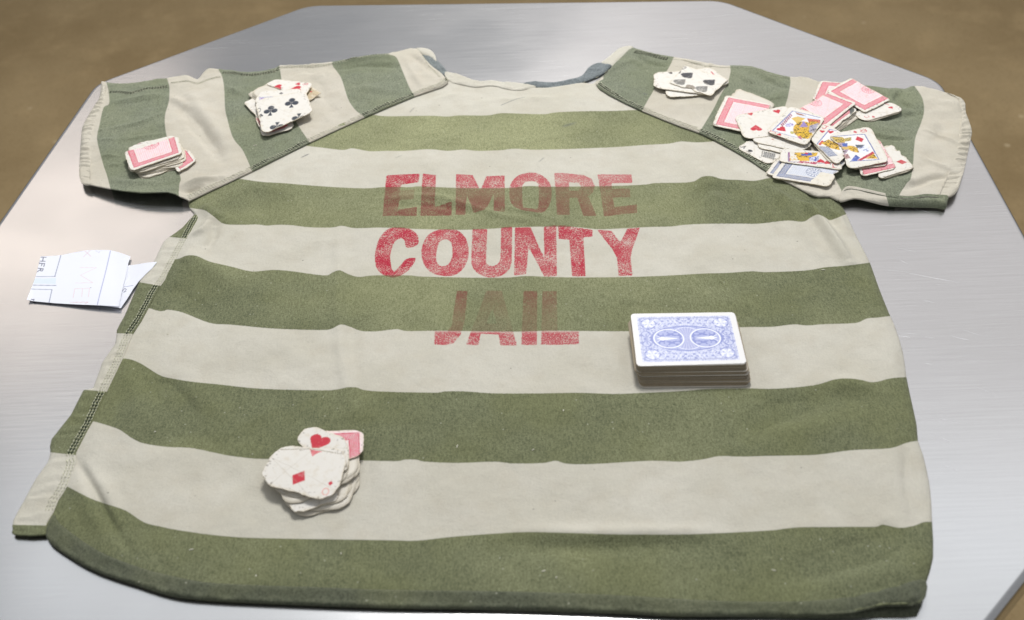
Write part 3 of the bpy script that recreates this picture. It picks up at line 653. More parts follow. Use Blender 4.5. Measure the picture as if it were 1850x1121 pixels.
# --- stitching: chain-stitch threads and the dark unfaded gaps between them
SV = {'t': [], 's': []}; SF = {'t': [], 's': []}
def bit(kind, c, dv, L, wd, h):
    V, F = SV[kind], SF[kind]; n = np.array([-dv[1], dv[0]]); k = len(V)
    V += [(*(c[:2]-dv*L), c[2]), (*(c[:2]+n*wd), c[2]), (*(c[:2]+dv*L), c[2]), (*(c[:2]-n*wd), c[2]), (c[0], c[1], c[2]+h), (c[0], c[1], c[2]-h)]
    for a, b in ((0, 1), (1, 2), (2, 3), (3, 0)): F.append([k+a, k+b, k+4]); F.append([k+b, k+a, k+5])
def stitches(path, samp, rows, slots, spacing=3.1, z0=4.0, slot_green=True, every=1.0, wd=.42):
    p = un(spline(path, 5), z0)[:, :2]
    seg = np.diff(p, axis=0); L = np.hypot(seg[:, 0], seg[:, 1]); cum = np.r_[0, np.cumsum(L)]
    for sidx, s in enumerate(np.arange(1, cum[-1]-1, spacing)):
        i = min(np.searchsorted(cum, s)-1, len(seg)-1); i = max(i, 0); dv = seg[i]/L[i]; c = p[i]+dv*(s-cum[i]); n = np.array([-dv[1], dv[0]])
        for off in rows:
            q = c+n*(off+rng.normal(0, .12)); z, st = samp(q[0], q[1])
            if not np.isfinite(z): continue
            tilt = .16*(1 if sidx % 2 else -1); dd = dv*math.cos(tilt)+n*math.sin(tilt)
            bit('t', np.array([*q, z+.28]), dd, spacing*.62, wd, .34)
        for off in slots:
            if rng.random() > every: continue
            q = c+n*(off+rng.normal(0, .15))+dv*spacing*.5; z, st = samp(q[0], q[1])
            if not np.isfinite(z) or st < .3: continue
            bit('s', np.array([*q, z+.10]), dv, spacing*.44, 1.15, .28)
ss = SAMPLERS['side_seam_strip']
stitches(SIDE[2:-1], ss, (-1.2, -3.6, -6.0), (-2.4, -4.8), 3.4, 3.6)
sl, sr = SAMPLERS['sleeve_l'], SAMPLERS['sleeve_r']
stitches(LSEAM, sl, (1.8, 4.3, 6.9), (3.05, 5.6), 3.4, 5, every=.85, wd=.55)
stitches(RSEAM[:9], sr, (1.8, 4.3, 6.9), (3.05, 5.6), 3.4, 5, every=.85, wd=.55)
stitches([(u, v+4) for u, v in LTOP[8:20]], sl, (-1.6, .6, 2.8), (-.5, 1.7), 3.2, 5, every=.9)
stitches([(196, 166), (216, 166), (235, 168), (252, 164), (281, 160), (304, 157.5)], sl, (-1.8, .6, 3.0), (-.6, 1.8), 3.2, 5, every=.9)
stitches([(310, 152), (335, 148), (357, 151), (376, 144), (400, 138)], sl, (-1.0, 1.2), (), 3.2, 5)
stitches([(1146, 91), (1176, 100), (1204, 106)], sr, (-1.2, 1.2, 3.4), (0., 2.3, -2.4), 3.2, 5)
stitches([(u, v+4) for u, v in RTOP[3:11]], sr, (0,), (), 3.2, 5)
stitches([(968, 156), (991, 158.5), (1027, 153), (1052, 148), (1086, 134.5), (1102, 122)], SAMPLERS['face_r'], (.4,), (), 2.6, 4, wd=.38)
stitches([(768, 108), (778, 118), (790, 129), (806, 138)], SAMPLERS['face_l'], (.3,), (), 2.4, 4, wd=.38)
stitches([(1068, 151), (1082, 140), (1096, 126), (1110, 114)], sr, (-3.0,), (), 2.8, 5, wd=.35)
stitches([(770, 100), (780, 114), (792, 128), (803, 142)], sl, (-4.5,), (), 2.8, 5, wd=.35)
for q in range(14):
    c = un([(806+rng.normal(0, 2.2), 147+rng.normal(0, 2.5))], 5)[0]; z, _ = sl(c[0], c[1]); a = rng.random()*PI
    bit('s' if q % 2 else 't', np.array([c[0], c[1], (z if np.isfinite(z) else 4.6)+.4]), np.array([math.cos(a), math.sin(a)]), 1.5, .4, .4)
st_o = mesh_obj('seam_stitching', SV['t'], SF['t'], M_thread, shirt); st_o['kind'] = 'stuff'
sl_o = mesh_obj('stitch_gaps', SV['s'], SF['s'], M_slot, shirt); sl_o['kind'] = 'stuff'
# a few crumbs of lint lying on the cloth
V = []; F = []
for u, v, a, L in [(346, 995, .1, 1.6), (616, 1000, 1.4, .9), (463, 1042, 1.2, .8), (471, 1075, 1.3, .9), (543, 1072, 1.2, .8), (982, 1033, .1, 1.5), (1038, 1076, -.7, 1.6), (1398, 1030, -.6, 1.5), (963, 814, .3, 1.1), (1018, 745, 1.2, 1.0), (461, 264, .1, 2.2), (303, 604, 0, .8), (1487, 489, -.2, 1.8), (826, 808, 1.2, 1.6), (1005, 1045, .4, .8), (280, 781, .3, .8)]:
    for sm in ('front_panel', 'sleeve_l', 'hem'):
        p = un([(u, v)], 4)[0]; z, _ = SAMPLERS[sm](p[0], p[1])
        if np.isfinite(z): break
    if not np.isfinite(z): continue
    k = len(V); d = np.array([math.cos(a), math.sin(a)]); n2 = np.array([-d[1], d[0]])
    for t, r in ((-1, .1), (-.5, .38), (.2, .5), (.8, .36), (1, .08)):
        c = p[:2]+d*L*t+n2*.2*math.sin(t*3)
        for q in range(6):
            V.append((c[0]+n2[0]*r*math.cos(q*PI/3), c[1]+n2[1]*r*math.cos(q*PI/3), z+.35+r*.8*math.sin(q*PI/3)))
    for i in range(4):
        for q in range(6): F.append([k+i*6+q, k+i*6+(q+1) % 6, k+(i+1)*6+(q+1) % 6, k+(i+1)*6+q])
lo = mesh_obj('lint', V, F, M_lint); lo['kind'] = 'stuff'; lo['label'] = 'pale crumbs of lint scattered on the striped cloth'

# ------------------------------------------------------------------ cards
WHITE = lin(225, 221, 213); CREAM = lin(216, 207, 188); RED = lin(196, 42, 60); BLACK = lin(44, 46, 54); EDGE = lin(198, 186, 160)
class Paint:
    """flat print drawn onto the vertices of one card; X, Y world mm; a, b card mm (b runs from the printed end)"""
    def __init__(s, X, Y, a, b, W, H, z):
        s.X, s.Y, s.a, s.b, s.W, s.H, s.z = X, Y, a, b, W, H, z
        s.C = np.tile(WHITE, (len(X), 1))
    def put(s, m, col, wear=.25):
        m = np.clip(m, 0, 1)
        if wear: m = m*(1-wear*sstep(.1, .9, N3(s.X, s.Y, 1.3)*.6+N1(s.X, s.Y, 5)*.6))
        s.C = s.C*(1-m[:, None])+np.asarray(col)*m[:, None]
    def loc(s, u, v, ang=0, sz=1):
        p = un([(u, v)], s.z)[0]; x, y = (s.X-p[0])/sz, (s.Y-p[1])/sz/getattr(s, 'sy', 1.0); c, q = math.cos(-ang), math.sin(-ang)
        return x*c-y*q, x*q+y*c
    def aa(s, d, sz): return sstep(-.28, .28, -d*sz)
    def _heart(s, x, y):
        ax = np.abs(x); c = np.hypot(ax-.25, y-.2)-.27
        pg = np.array([(0, -.55), (.461, .031), (.25, .2), (0, .25)]); pg = np.r_[pg, pg[::-1][1:-1]*[-1, 1]]
        d, _, _ = segdist(pg, x, y); d = np.where(inside(pg, x, y), -d, d)
        return np.minimum(c, d)
    def heart(s, u, v, sz=6, ang=0, col=RED, wear=.2):
        x, y = s.loc(u, v, math.radians(ang), sz); s.put(s.aa(s._heart(x, y), sz), col, wear)
    def diamond(s, u, v, sz=6, ang=0, col=RED, wear=.2):
        x, y = s.loc(u, v, math.radians(ang), sz); d = (np.abs(x)/.42+np.abs(y)/.55-1)*.35; s.put(s.aa(d, sz), col, wear)
    def spade(s, u, v, sz=6, ang=0, col=BLACK, wear=.3):
        x, y = s.loc(u, v, math.radians(ang), sz); ax = np.abs(x)
        st = np.maximum(ax-.04-.16*np.clip(-(y+.12)/.35, 0, 1), np.maximum(y+.05, -y-.5))
        s.put(s.aa(np.minimum(s._heart(x, -y+.06), st), sz), col, wear)
    def club(s, u, v, sz=6, ang=0, col=BLACK, wear=.2):
        x, y = s.loc(u, v, math.radians(ang), sz); ax = np.abs(x)
        d = np.minimum(np.hypot(ax-.27, y+.06)-.23, np.hypot(x, y-.30)-.23)
        st = np.maximum(ax-.04-.12*np.clip(-(y+.2)/.35, 0, 1), np.maximum(y-.1, -y-.56)); s.put(s.aa(np.minimum(d, st), sz), col, wear)
    def ring(s, u, v, rx, ry, wd, col, ang=0, wear=.2):
        x, y = s.loc(u, v, math.radians(ang)); k = np.hypot(x/rx, y/ry); d = np.abs(k-1)*min(rx, ry)-wd; s.put(sstep(.2, -.2, d), col, wear)
    def line(s, pts, wd, col, wear=.2):
        p = un(np.array(pts, float), s.z)[:, :2]; d, _, _ = segdist(p, s.X, s.Y, False); s.put(sstep(wd+.22, max(wd-.22, 0), d), col, wear)
    def glyph(s, u, v, strokes, sz, ang, wd, col, wear=.2):
        """strokes in a unit box centred on the origin, y up"""
        x, y = s.loc(u, v, math.radians(ang), sz); best = np.full(x.shape, 9.0)
        for st in strokes:
            d, _, _ = segdist(np.array(st, float), x, y, False); best = np.minimum(best, d)
        s.put(sstep(wd+.2, max(wd-.2, 0), best*sz), col, wear)
    def poly(s, pts, col, pat=None, col2=None, per=2.0, wear=.15):
        p = un(np.array(pts, float), s.z)[:, :2]; m = inside(p, s.X, s.Y).astype(float); s.put(m, col, wear)
        if pat == 'speck':
            q = N2(s.X, s.Y, per*.55)+.6*N4(s.X, s.Y, per*.4); s.put(m*sstep(.15, .45, q), col2, .1)
        if pat == 'stripe':
            q = np.sin((s.a+s.b)*2*PI/per); s.put(m*sstep(.0, .5, q), col2, .1)
        if pat == 'cross':
            q = np.maximum(np.sin((s.a+s.b)*2*PI/per), np.sin((s.a-s.b)*2*PI/per)); s.put(m*sstep(.3, .8, q), col2, .1)
    def ell(s, u, v, rx, ry, ang, col, pat=None, col2=None, per=2.0, wear=.15):
        x, y = s.loc(u, v, math.radians(ang)); m = sstep(1.05, .92, np.hypot(x/rx, y/ry)); s.put(m, col, wear)
        if pat: q = N2(s.X, s.Y, per*.55)+.6*N4(s.X, s.Y, per*.4); s.put(m*sstep(.15, .45, q), col2, .1)
    def back(s, dark, mid, pale, bord=4.2, band=7.0, med=True, wear=.25):
        a, b, W, H = s.a, s.b, s.W, s.H
        e = np.minimum(np.minimum(a, W-a), b); j = .25*N1(s.X, s.Y, 6)
        inn = sstep(bord-.2, bord+.2, e)
        s.put(inn, pale, wear*.5)
        bandm = inn*sstep(bord+band+.2, bord+band-.2, e)
        s.put(bandm, mid, wear*.6)
        q = np.sin((a+b)*2*PI/2.3)*np.sin((a-b)*2*PI/2.3); s.put(bandm*sstep(.0, .5, q)*.75, dark, wear)
        s.put(bandm*sstep(-.1, -.5, q)*.75, WHITE, wear)
        s.put(inn*sstep(.55, .25, np.abs(e-bord-.35)), dark, wear)
        s.put(inn*sstep(.5, .2, np.abs(e-bord-band)), dark*.8+mid*.2, wear); s.put(inn*sstep(.6, .3, np.abs(e-bord-band-1.1)), WHITE, wear)
        fld = sstep(bord+band+1.6, bord+band+2, e)
        s.put(fld*sstep(.1, .7, np.sin(a*2*PI/2.1))*.42, mid, wear); s.put(fld*sstep(.2, .8, np.sin(b*2*PI/2.1))*.25, mid, wear)
        if med:
            r = np.hypot(a-W/2, b-(H-4.5))*1.15; th = np.arctan2(b-(H-4.5), a-W/2)
            s.put(sstep(9.3, 8.9, r), pale, 0); s.put(sstep(.55, .25, np.abs(r-8.6)), dark, wear)
            s.put(sstep(8, 7.6, r)*sstep(.0, .5, np.sin(th*14)+.3*np.sin(r*3))*sstep(3.5, 4, r), dark*.7+mid*.3, wear)
            s.put(sstep(.5, .2, np.abs(r-3.4)), dark, wear); s.put(sstep(2.3, 1.9, r), mid, wear)
    def medal(s, u, v, R, dark, mid, pale):
        x, y = s.loc(u, v); r = np.hypot(x, y); th = np.arctan2(y, x)
        s.put(sstep(R+.6, R+.2, r), pale, 0); s.put(sstep(.5, .2, np.abs(r-R)), mid*.6+dark*.4, .3)
        s.put(sstep(R-.5, R-.9, r)*sstep(.1, .6, np.sin(th*13)+.4*np.sin(r*3))*sstep(R*.42, R*.5, r), mid*.6+dark*.4, .4)
        s.put(sstep(.5, .2, np.abs(r-R*.4)), mid, .3); s.put(sstep(R*.24, R*.18, r), mid, .3)
    def dirt(s, amt=.5):
        e = np.minimum(np.minimum(s.a, s.W-s.a), np.minimum(s.b, s.H-s.b))
        s.put(sstep(3.0, .3, e+1.2*N1(s.X, s.Y, 5))*amt, CREAM, 0)
        s.put(sstep(.62, .85, N2(s.X, s.Y, 1.6)+.25*N4(s.X, s.Y, 7))*sstep(9, 1, e)*amt*1.2, lin(96, 84, 66), 0)
    def creases(s, n=3, seed=1):
        r = np.random.default_rng(seed)
        for _ in range(n):
            x0, y0, an = s.X.mean()+r.normal(0, 14), s.Y.mean()+r.normal(0, 12), r.random()*PI
            d = np.abs((s.X-x0)*math.sin(an)-(s.Y-y0)*math.cos(an)+.8*N1(s.X, s.Y, 8)); s.put(sstep(.5, .1, d)*.28, lin(170, 158, 136), .4)
REDD, REDM, REDP = lin(194, 52, 80), lin(224, 132, 148), lin(245, 224, 226)
BLUD, BLUM, BLUP = lin(74, 86, 124), lin(152, 160, 186), lin(220, 223, 230)
YEL, VIO, BLU, ORG = lin(222, 178, 62), lin(140, 122, 186), lin(66, 92, 176), lin(206, 112, 84)
G = {'J': [[(-.3, .5), (.3, .5)], [(.1, .5), (.1, -.3), (-.02, -.5), (-.22, -.48), (-.32, -.25)]],
     'Q': [[(0, .5), (.28, .32), (.3, -.25), (0, -.48), (-.3, -.25), (-.28, .32), (0, .5)], [(.02, -.2), (.36, -.52)]],
     'A': [[(-.35, -.5), (0, .5), (.35, -.5)], [(-.2, -.12), (.2, -.12)]],
     '6': [[(.25, .5), (-.1, .35), (-.3, -.05), (-.25, -.38), (0, -.5), (.27, -.35), (.27, -.05), (0, .08), (-.27, -.1)]],
     '8': [[(0, .02), (.24, .2), (.2, .42), (0, .5), (-.2, .42), (-.24, .2), (0, .02), (.3, -.2), (.24, -.42), (0, -.5), (-.24, -.42), (-.3, -.2), (0, .02)]],
     '1': [[(-.12, .35), (.03, .5), (.03, -.5)]], '0': [[(0, .5), (.28, .3), (.28, -.3), (0, -.5), (-.28, -.3), (-.28, .3), (0, .5)]],
     '2': [[(-.28, .3), (0, .5), (.28, .28), (.1, -.08), (-.3, -.5), (.32, -.5)]], 'C': [[(.3, .35), (0, .5), (-.3, .25), (-.3, -.25), (0, -.5), (.3, -.35)]]}

def make_card(label, quad, z, paint=None, rad=7, wear=.8, th=.62, res=.62, group=None, world=False, bend=(0, 0, 0), notch=(), mat=None, seed=0, edge=EDGE, dirt=.55, bulge=.15, base=None):
    """quad: four photo pixels (printed-end left, printed-end right, far right, far left) at height z, or mm points if world"""
    z4 = np.broadcast_to(np.asarray(z, float), (4,))
    Q = np.asarray(quad, float) if world else un(quad, z4)
    if Q.shape[1] == 2: Q = np.c_[Q, z4]
    W = (np.linalg.norm(Q[1]-Q[0])+np.linalg.norm(Q[2]-Q[3]))/2; H = (np.linalg.norm(Q[3]-Q[0])+np.linalg.norm(Q[2]-Q[1]))/2
    if paint is None: res = 3.0
    nx = max(4, int(W/res)//4*4); ny = max(4, int(H/res)//4*4)
    gx, gy = np.meshgrid(np.linspace(-1, 1, nx+1), np.linspace(-1, 1, ny+1), indexing='ij')
    px, py = gx.ravel(), gy.ravel(); m = np.maximum(np.abs(px), np.abs(py)); m = np.where(m < 1e-6, 1, m)
    Bx, By = px/m*W/2, py/m*H/2
    rad = min(rad, W/2.2, H/2.2)
    lo = np.zeros(len(px)); hi = np.ones(len(px))
    for _ in range(16):
        t = (lo+hi)/2; qx = np.abs(Bx*t)-(W/2-rad); qy = np.abs(By*t)-(H/2-rad)
        sd = np.hypot(np.maximum(qx, 0), np.maximum(qy, 0))+np.minimum(np.maximum(qx, qy), 0)-rad
        inn = sd < 0; lo = np.where(inn, t, lo); hi = np.where(inn, hi, t)
    t = lo; L = np.hypot(Bx, By)
    so = seed*37.7
    wv = wear*(.5+.9*N1(Bx*t+so, By*t-so, 9)+.45*N2(Bx*t-so, By*t+so, 3.0)+.25*N3(Bx*t+so, By*t, 1.2))
    for (u, v, dep, wd) in notch:
        c = un([(u, v)], z4.mean())[0]
        # boundary points of this card near the notch lose material
        bl = np.stack([(Bx*t/W+.5), (By*t/H+.5)], 1); bp = bilin(Q, bl[:, 0], bl[:, 1])
        wv = wv+dep*np.exp(-(np.hypot(bp[:, 0]-c[0], bp[:, 1]-c[1])/wd)**4)*(1+.3*N2(bp[:, 0], bp[:, 1], 2))
    t = np.clip(t-wv/L*(L > 0), .1, 1.02)
    lx, ly = Bx*t*m, By*t*m
    c0 = (np.abs(px) < 1e-9) & (np.abs(py) < 1e-9); lx[c0] = 0; ly[c0] = 0
    P = bilin(Q, lx/W+.5, ly/H+.5)
    P[:, 2] += bend[0]*(2*lx/W)**2+bend[1]*(2*ly/H)**2+bend[2]*(2*lx/W)*(2*ly/H)+(.12*N1(P[:, 0]+so, P[:, 1], 11) if wear > .3 else 0)
    ring = np.concatenate([np.arange(nx+1)*(ny+1), nx*(ny+1)+np.arange(1, ny+1), (np.arange(nx-1, -1, -1))*(ny+1)+ny, np.arange(ny-1, 0, -1)])
    if paint is not None:
        pt = Paint(P[:, 0], P[:, 1], lx+W/2, ly+H/2, W, H, z4.mean()); paint(pt)
        if dirt: pt.dirt(dirt)
        C = pt.C
    else:
        C = np.tile(base if base is not None else WHITE*np.array([.97, .95, .9])*(.94+.06*math.sin(seed*3.1)), (len(P), 1))
    cc = P.mean(0)
    n0 = len(P); R = P[ring]; out = R-cc; out[:, 2] = 0; out /= np.linalg.norm(out, axis=1)[:, None]
    R1 = R+out*bulge; R1[:, 2] -= th*.45; R2 = R.copy(); R2[:, 2] -= th
    i, j = np.meshgrid(np.arange(nx), np.arange(ny), indexing='ij'); q = (i*(ny+1)+j).ravel()
    F = np.stack([q, q+ny+1, q+ny+2, q+1], 1)
    nr = len(ring); k = np.arange(nr); k2 = (k+1) % nr
    F1 = np.stack([ring[k], n0+k, n0+k2, ring[k2]], 1); F2 = np.stack([n0+k, n0+nr+k, n0+nr+k2, n0+k2], 1)
    st = 4; bi = np.arange(0, nx+1, st); bj = np.arange(0, ny+1, st); n1 = n0+2*nr
    bidx = (bi[:, None]*(ny+1)+bj[None]).ravel(); BV = P[bidx].copy(); BV[:, 2] -= th
    mb = len(bj); i, j = np.meshgrid(np.arange(len(bi)-1), np.arange(mb-1), indexing='ij'); q = n1+(i*mb+j).ravel()
    F3 = np.stack([q, q+1, q+mb+1, q+mb], 1)
    ec = np.asarray(edge)*(.85+.3*rng.random())
    er = ec*(1+.25*N1(R[:, 0], R[:, 1], 3))[:, None]
    CC = np.concatenate([C, er, er*.9, C[bidx]])
    C[ring] = C[ring]*.5+ec*.5; CC[:n0] = C
    V = np.concatenate([P, R1, R2, BV])
    o = mesh_obj('playing_card', V, np.concatenate([F, F3, F1, F2]), mat or M_card, None, {'Col': ('C', CC)}, origin=(cc[0], cc[1], cc[2]-th))
    sm = np.ones(len(o.data.polygons), bool); sm[len(F)+len(F3):] = False; o.data.polygons.foreach_set('use_smooth', sm)
    return tag(o, label, 'playing card', group)
def bilin(Q, a, b):
    a = a[:, None]; b = b[:, None]
    return Q[0]*(1-a)*(1-b)+Q[1]*a*(1-b)+Q[2]*a*b+Q[3]*(1-a)*b

def fillers(n, q0, z0, q1, z1, label, group, jit=1.5, jang=4, seed=1, rad=7, wear=1.3, paint_every=0):
    """a run of buried cards between two poses"""
    A = un(q0, z0); B = un(q1, z1); r = np.random.default_rng(seed)
    for i in range(n):
        f = i/max(1, n-1); Q = A*(1-f)+B*f; c = Q.mean(0); an = math.radians(r.normal(0, jang)); R = np.array([[math.cos(an), -math.sin(an), 0], [math.sin(an), math.cos(an), 0], [0, 0, 1]])
        Q = (Q-c)@R.T*np.array([r.uniform(.93, 1.03), r.uniform(.93, 1.03), 1])+c+np.array([*r.normal(0, jit, 2), 0])
        Q[:, 2] = z0+(z1-z0)*f
        make_card(label, Q, Q[:, 2], None, rad=rad*r.uniform(.8, 1.3), wear=wear, world=True, group=group, seed=seed*10+i, bend=(r.normal(0, .12), r.normal(0, .12), 0), th=.55, edge=EDGE*r.uniform(.75, 1.08))

redback = lambda p: (p.back(REDD, REDM, REDP), p.creases(2, 5))

# ---- pile on the left cuff end
fillers(9, [(352, 301), (250, 322), (238, 287), (338, 272)], 5.6, [(334, 287), (238, 314), (227, 278), (326, 256)], 11.6, 'worn card buried in the thick stack near the left cuff', 'cards buried in the left cuff stack', jit=1.6, jang=5, seed=3)
make_card('worn red backed card poking out right side of the stack near the left cuff', [(357, 290), (322, 313), (306, 288), (340, 268)], 8.1, redback, rad=5, wear=1, seed=4)
def p6(p): p.glyph(249, 258, G['6'], 7.5, 28, .42, lin(150, 54, 84)); p.creases(2, 3)
make_card('white card face with numeral six peeking behind the red back near the left cuff', [(326, 280), (240, 304), (231, 262), (318, 243)], 12.6, p6, rad=9, wear=1.1, seed=6, notch=[(232, 258, 5, 9)])
def pA(p): p.back(REDD, REDM, REDP, bord=4.6, band=6); p.creases(2, 8)
make_card('red backed half card on top of the thick stack near the left cuff', [(331, 277), (236, 310), (222, 274), (322, 245)], (13.9, 13.9, 13.4, 13.9), pA, rad=6, wear=.7, seed=7, notch=[(238, 261, 5, 11), (262, 255, 4.5, 12), (284, 251, 3, 8)])

# ---- pile on the left sleeve under the six of clubs
fillers(2, [(445, 186), (520, 172), (545, 210), (468, 225)], 6.2, [(446, 182), (515, 165), (540, 200), (470, 218)], 7.0, 'worn white card low in the stack of clubs and hearts', 'cards buried in the left sleeve stack', seed=12)
def pr1(p):
    p.line([(463, 214), (472, 230), (482, 240), (497, 237), (514, 231)], .5, lin(206, 86, 100)); p.poly([(463, 214), (482, 241), (520, 228), (500, 190)], REDM, 'cross', REDD, 2.0)
make_card('red backed card jutting out below the club card on the left sleeve', [(459, 206), (519, 190), (534, 232), (473, 249)], 7.9, pr1, rad=9, wear=1.1, seed=13)
make_card('creamy blank card sticking out left of the club card stack', [(440, 186), (458, 176), (500, 205), (468, 216)], 8.3, lambda p: p.creases(2, 4), rad=4, wear=.8, seed=14)
make_card('dirty brown edged card tip sticking out right of the club card stack', [(515, 158), (548, 150), (583, 168), (556, 186)], 7.4, lambda p: (p.put(np.ones(len(p.X)), lin(196, 180, 150), .6), p.diamond(562, 166, 3.6, 30), p.glyph(569, 171, G['1'], 5, 60, .3, lin(150, 120, 100)), p.creases(4, 9)), rad=4, wear=1.6, seed=15, dirt=1)
fillers(3, [(441, 172), (500, 142), (556, 166), (490, 205)], 8.8, [(447, 169), (503, 141), (556, 163), (497, 200)], 10.6, 'thick curled white card behind the eight of hearts', 'curled cards behind the eight of hearts', jit=.8, jang=3, seed=16, rad=10)
def p8(p):
    p.heart(534, 161, 13.5, -84); p.heart(500, 158, 12, -84); p.heart(538, 152, 6, -84); p.glyph(551.5, 152.5, G['8'], 6.2, 96, .38, RED)
make_card('eight of hearts lying at the back of the club card stack', [(479, 152), (497, 143), (567, 150), (548, 178)], 11.6, p8, rad=6, wear=.7, seed=17)
def pcourt0(p):
    p.line([(468, 176.5), (506, 175)], .42, lin(84, 92, 168)); p.poly([(468, 178), (476, 176.5), (480, 186), (470, 190)], lin(188, 180, 214), 'speck', VIO, 1.6); p.line([(473, 178), (478, 188)], .4, lin(150, 60, 120)); p.club(508, 169, 4.5, 10); p.line([(464, 190), (468, 188)], .5, RED)
make_card('white court card corner with blue frame line under the club card', [(458, 186), (470, 165), (545, 160), (540, 200)], 12.4, pcourt0, rad=6, wear=.7, seed=18)
def p6c(p):
    p.sy = 1.32
    p.club(489, 200, 15.5, 6, lin(52, 58, 70)); p.club(527, 186, 15.5, 6, lin(52, 58, 70)); p.ring(467, 199.5, 2.3, 3.4, .32, BLACK); p.club(471, 209, 5.4, 6)
    p.club(500, 230.5, 15.5, 186, lin(60, 66, 74)); p.club(539.5, 214.5, 15.5, 186, lin(60, 66, 74)); p.club(508, 169, 5, 10); p.creases(1, 2)
make_card('white club card with four black clubs on top of the left sleeve stack', [(460, 181), (552, 164), (567, 202), (474, 244)], 13.4, p6c, rad=11, wear=.8, seed=19, bend=(-.25, 0, 0), notch=[(530, 228, 3, 7)])

# ---- spades pile on the right shoulder
fillers(2, [(1200, 142), (1290, 134), (1290, 165), (1212, 176)], 6.4, [(1190, 140), (1290, 132), (1296, 160), (1204, 170)], 7.2, 'worn card low in the spade stack on the right shoulder', 'cards buried in the shoulder stack', seed=21, rad=10, jit=1)
make_card('cream card with a jagged front edge under the spade cards', [(1195, 143), (1275, 138), (1284, 172), (1205, 177)], 8.0, lambda p: p.creases(3, 1), rad=8, wear=1.7, seed=22)
make_card('cream card with red mark showing behind the spade card', [(1235, 128), (1285, 122), (1322, 150), (1276, 166)], 8.8, lambda p: (p.line([(1285, 130), (1291, 137)], .7, RED), p.creases(3, 2)), rad=8, wear=1.1, seed=23)
make_card('blank white card under the left of the spade card on the shoulder', [(1180, 131), (1280, 126), (1285, 173), (1181, 159)], 9.6, lambda p: (p.spade(1212, 132, 4.5, -40), p.creases(2, 7)), rad=10, wear=.8, seed=24)
def p10(p):
    dk, gy = lin(70, 70, 74), lin(128, 126, 122)
    p.spade(1242.5, 136, 14.5, -52, dk); p.spade(1229, 148, 14.5, -52, gy, .5); p.spade(1282.5, 148.5, 14.5, -52, dk, .4); p.spade(1269, 160.5, 14.5, -52, gy, .5); p.spade(1246, 158.5, 12, 128, lin(150, 140, 128), .4)
    p.spade(1226, 130.5, 6.5, -50, dk); p.glyph(1230.5, 126.5, G['1'], 6, -50, .36, dk); p.glyph(1235.5, 122.8, G['0'], 7, -50, .36, dk); p.creases(2, 11)
make_card('ten of spades with faded pips on top of the shoulder stack', [(1207, 150), (1236, 118), (1317, 143), (1284, 174)], 10.6, p10, rad=4.5, wear=1.0, seed=25, notch=[(1247, 160, 2.5, 7)])

# ---- big spread of cards on the right sleeve
grp = 'cards buried in the big spread on the right sleeve'
fillers(3, [(1288, 224), (1316, 174), (1396, 190), (1364, 246)], 6.0, [(1297, 212), (1331, 159), (1402, 186), (1370, 232)], 7.6, 'frayed card under the leftmost red back on the right sleeve', grp, jit=1.2, seed=31)
make_card('leftmost red backed card of the big spread on the right sleeve', [(1285, 227), (1311, 172), (1394, 188), (1368, 243)], 8.6, redback, rad=6, wear=.9, seed=32)
make_card('ace of spades card under the blank cards at front left of the spread', [(1331, 267), (1353, 252), (1424, 276), (1388, 299)], 6.8, lambda p: (p.glyph(1344, 266, G['A'], 5.5, -50, .45, BLACK), p.spade(1355, 273, 5, 130), p.line([(1378, 273), (1376, 283), (1402, 287)], .4, lin(90, 90, 90)), p.poly([(1380, 274), (1402, 278), (1398, 289), (1378, 284)], lin(196, 194, 188), 'cross', lin(80, 80, 84), 2.6), p.creases(2, 3)), rad=6, wear=.9, seed=33)
make_card('small grey blue patterned card beside the blue back at the front', [(1382, 314), (1410, 276), (1470, 288), (1440, 332)], 6.6, lambda p: p.back(BLUD, BLUM, BLUP, med=False), rad=5, wear=.9, seed=34)
make_card('cream card under the blue back at front of the spread', [(1394, 322), (1410, 297), (1512, 315), (1494, 338)], 7.2, lambda p: p.creases(2, 1), rad=7, wear=1.2, seed=35)
def pblue(p):
    p.back(BLUD, BLUM, BLUP, bord=4.4, band=6.5, med=False); p.medal(1471, 312, 8, BLUD, BLUM, BLUP); p.poly([(1462, 334), (1466, 326), (1474, 320), (1483, 311), (1520, 318), (1500, 340)], WHITE*np.array([1, .98, .92]))
make_card('blue backed card with torn white corner at front of the spread', [(1392, 321), (1430, 270), (1534, 284), (1497, 338)], 8.2, pblue, rad=6, wear=.9, seed=36, notch=[(1508, 315, 3, 4)])
make_card('lower blank cream card at left front of the spread', [(1364, 266), (1376, 250), (1464, 262), (1436, 282)], 8.4, lambda p: p.creases(2, 5), rad=9, wear=.8, seed=37)
make_card('upper blank cream card at left front of the spread', [(1354, 255), (1369, 240), (1474, 256), (1448, 276)], 9.4, lambda p: (p.heart(1396, 252, 2, 0), p.creases(2, 6)), rad=11, wear=.7, seed=38, bend=(-.2, 0, 0))
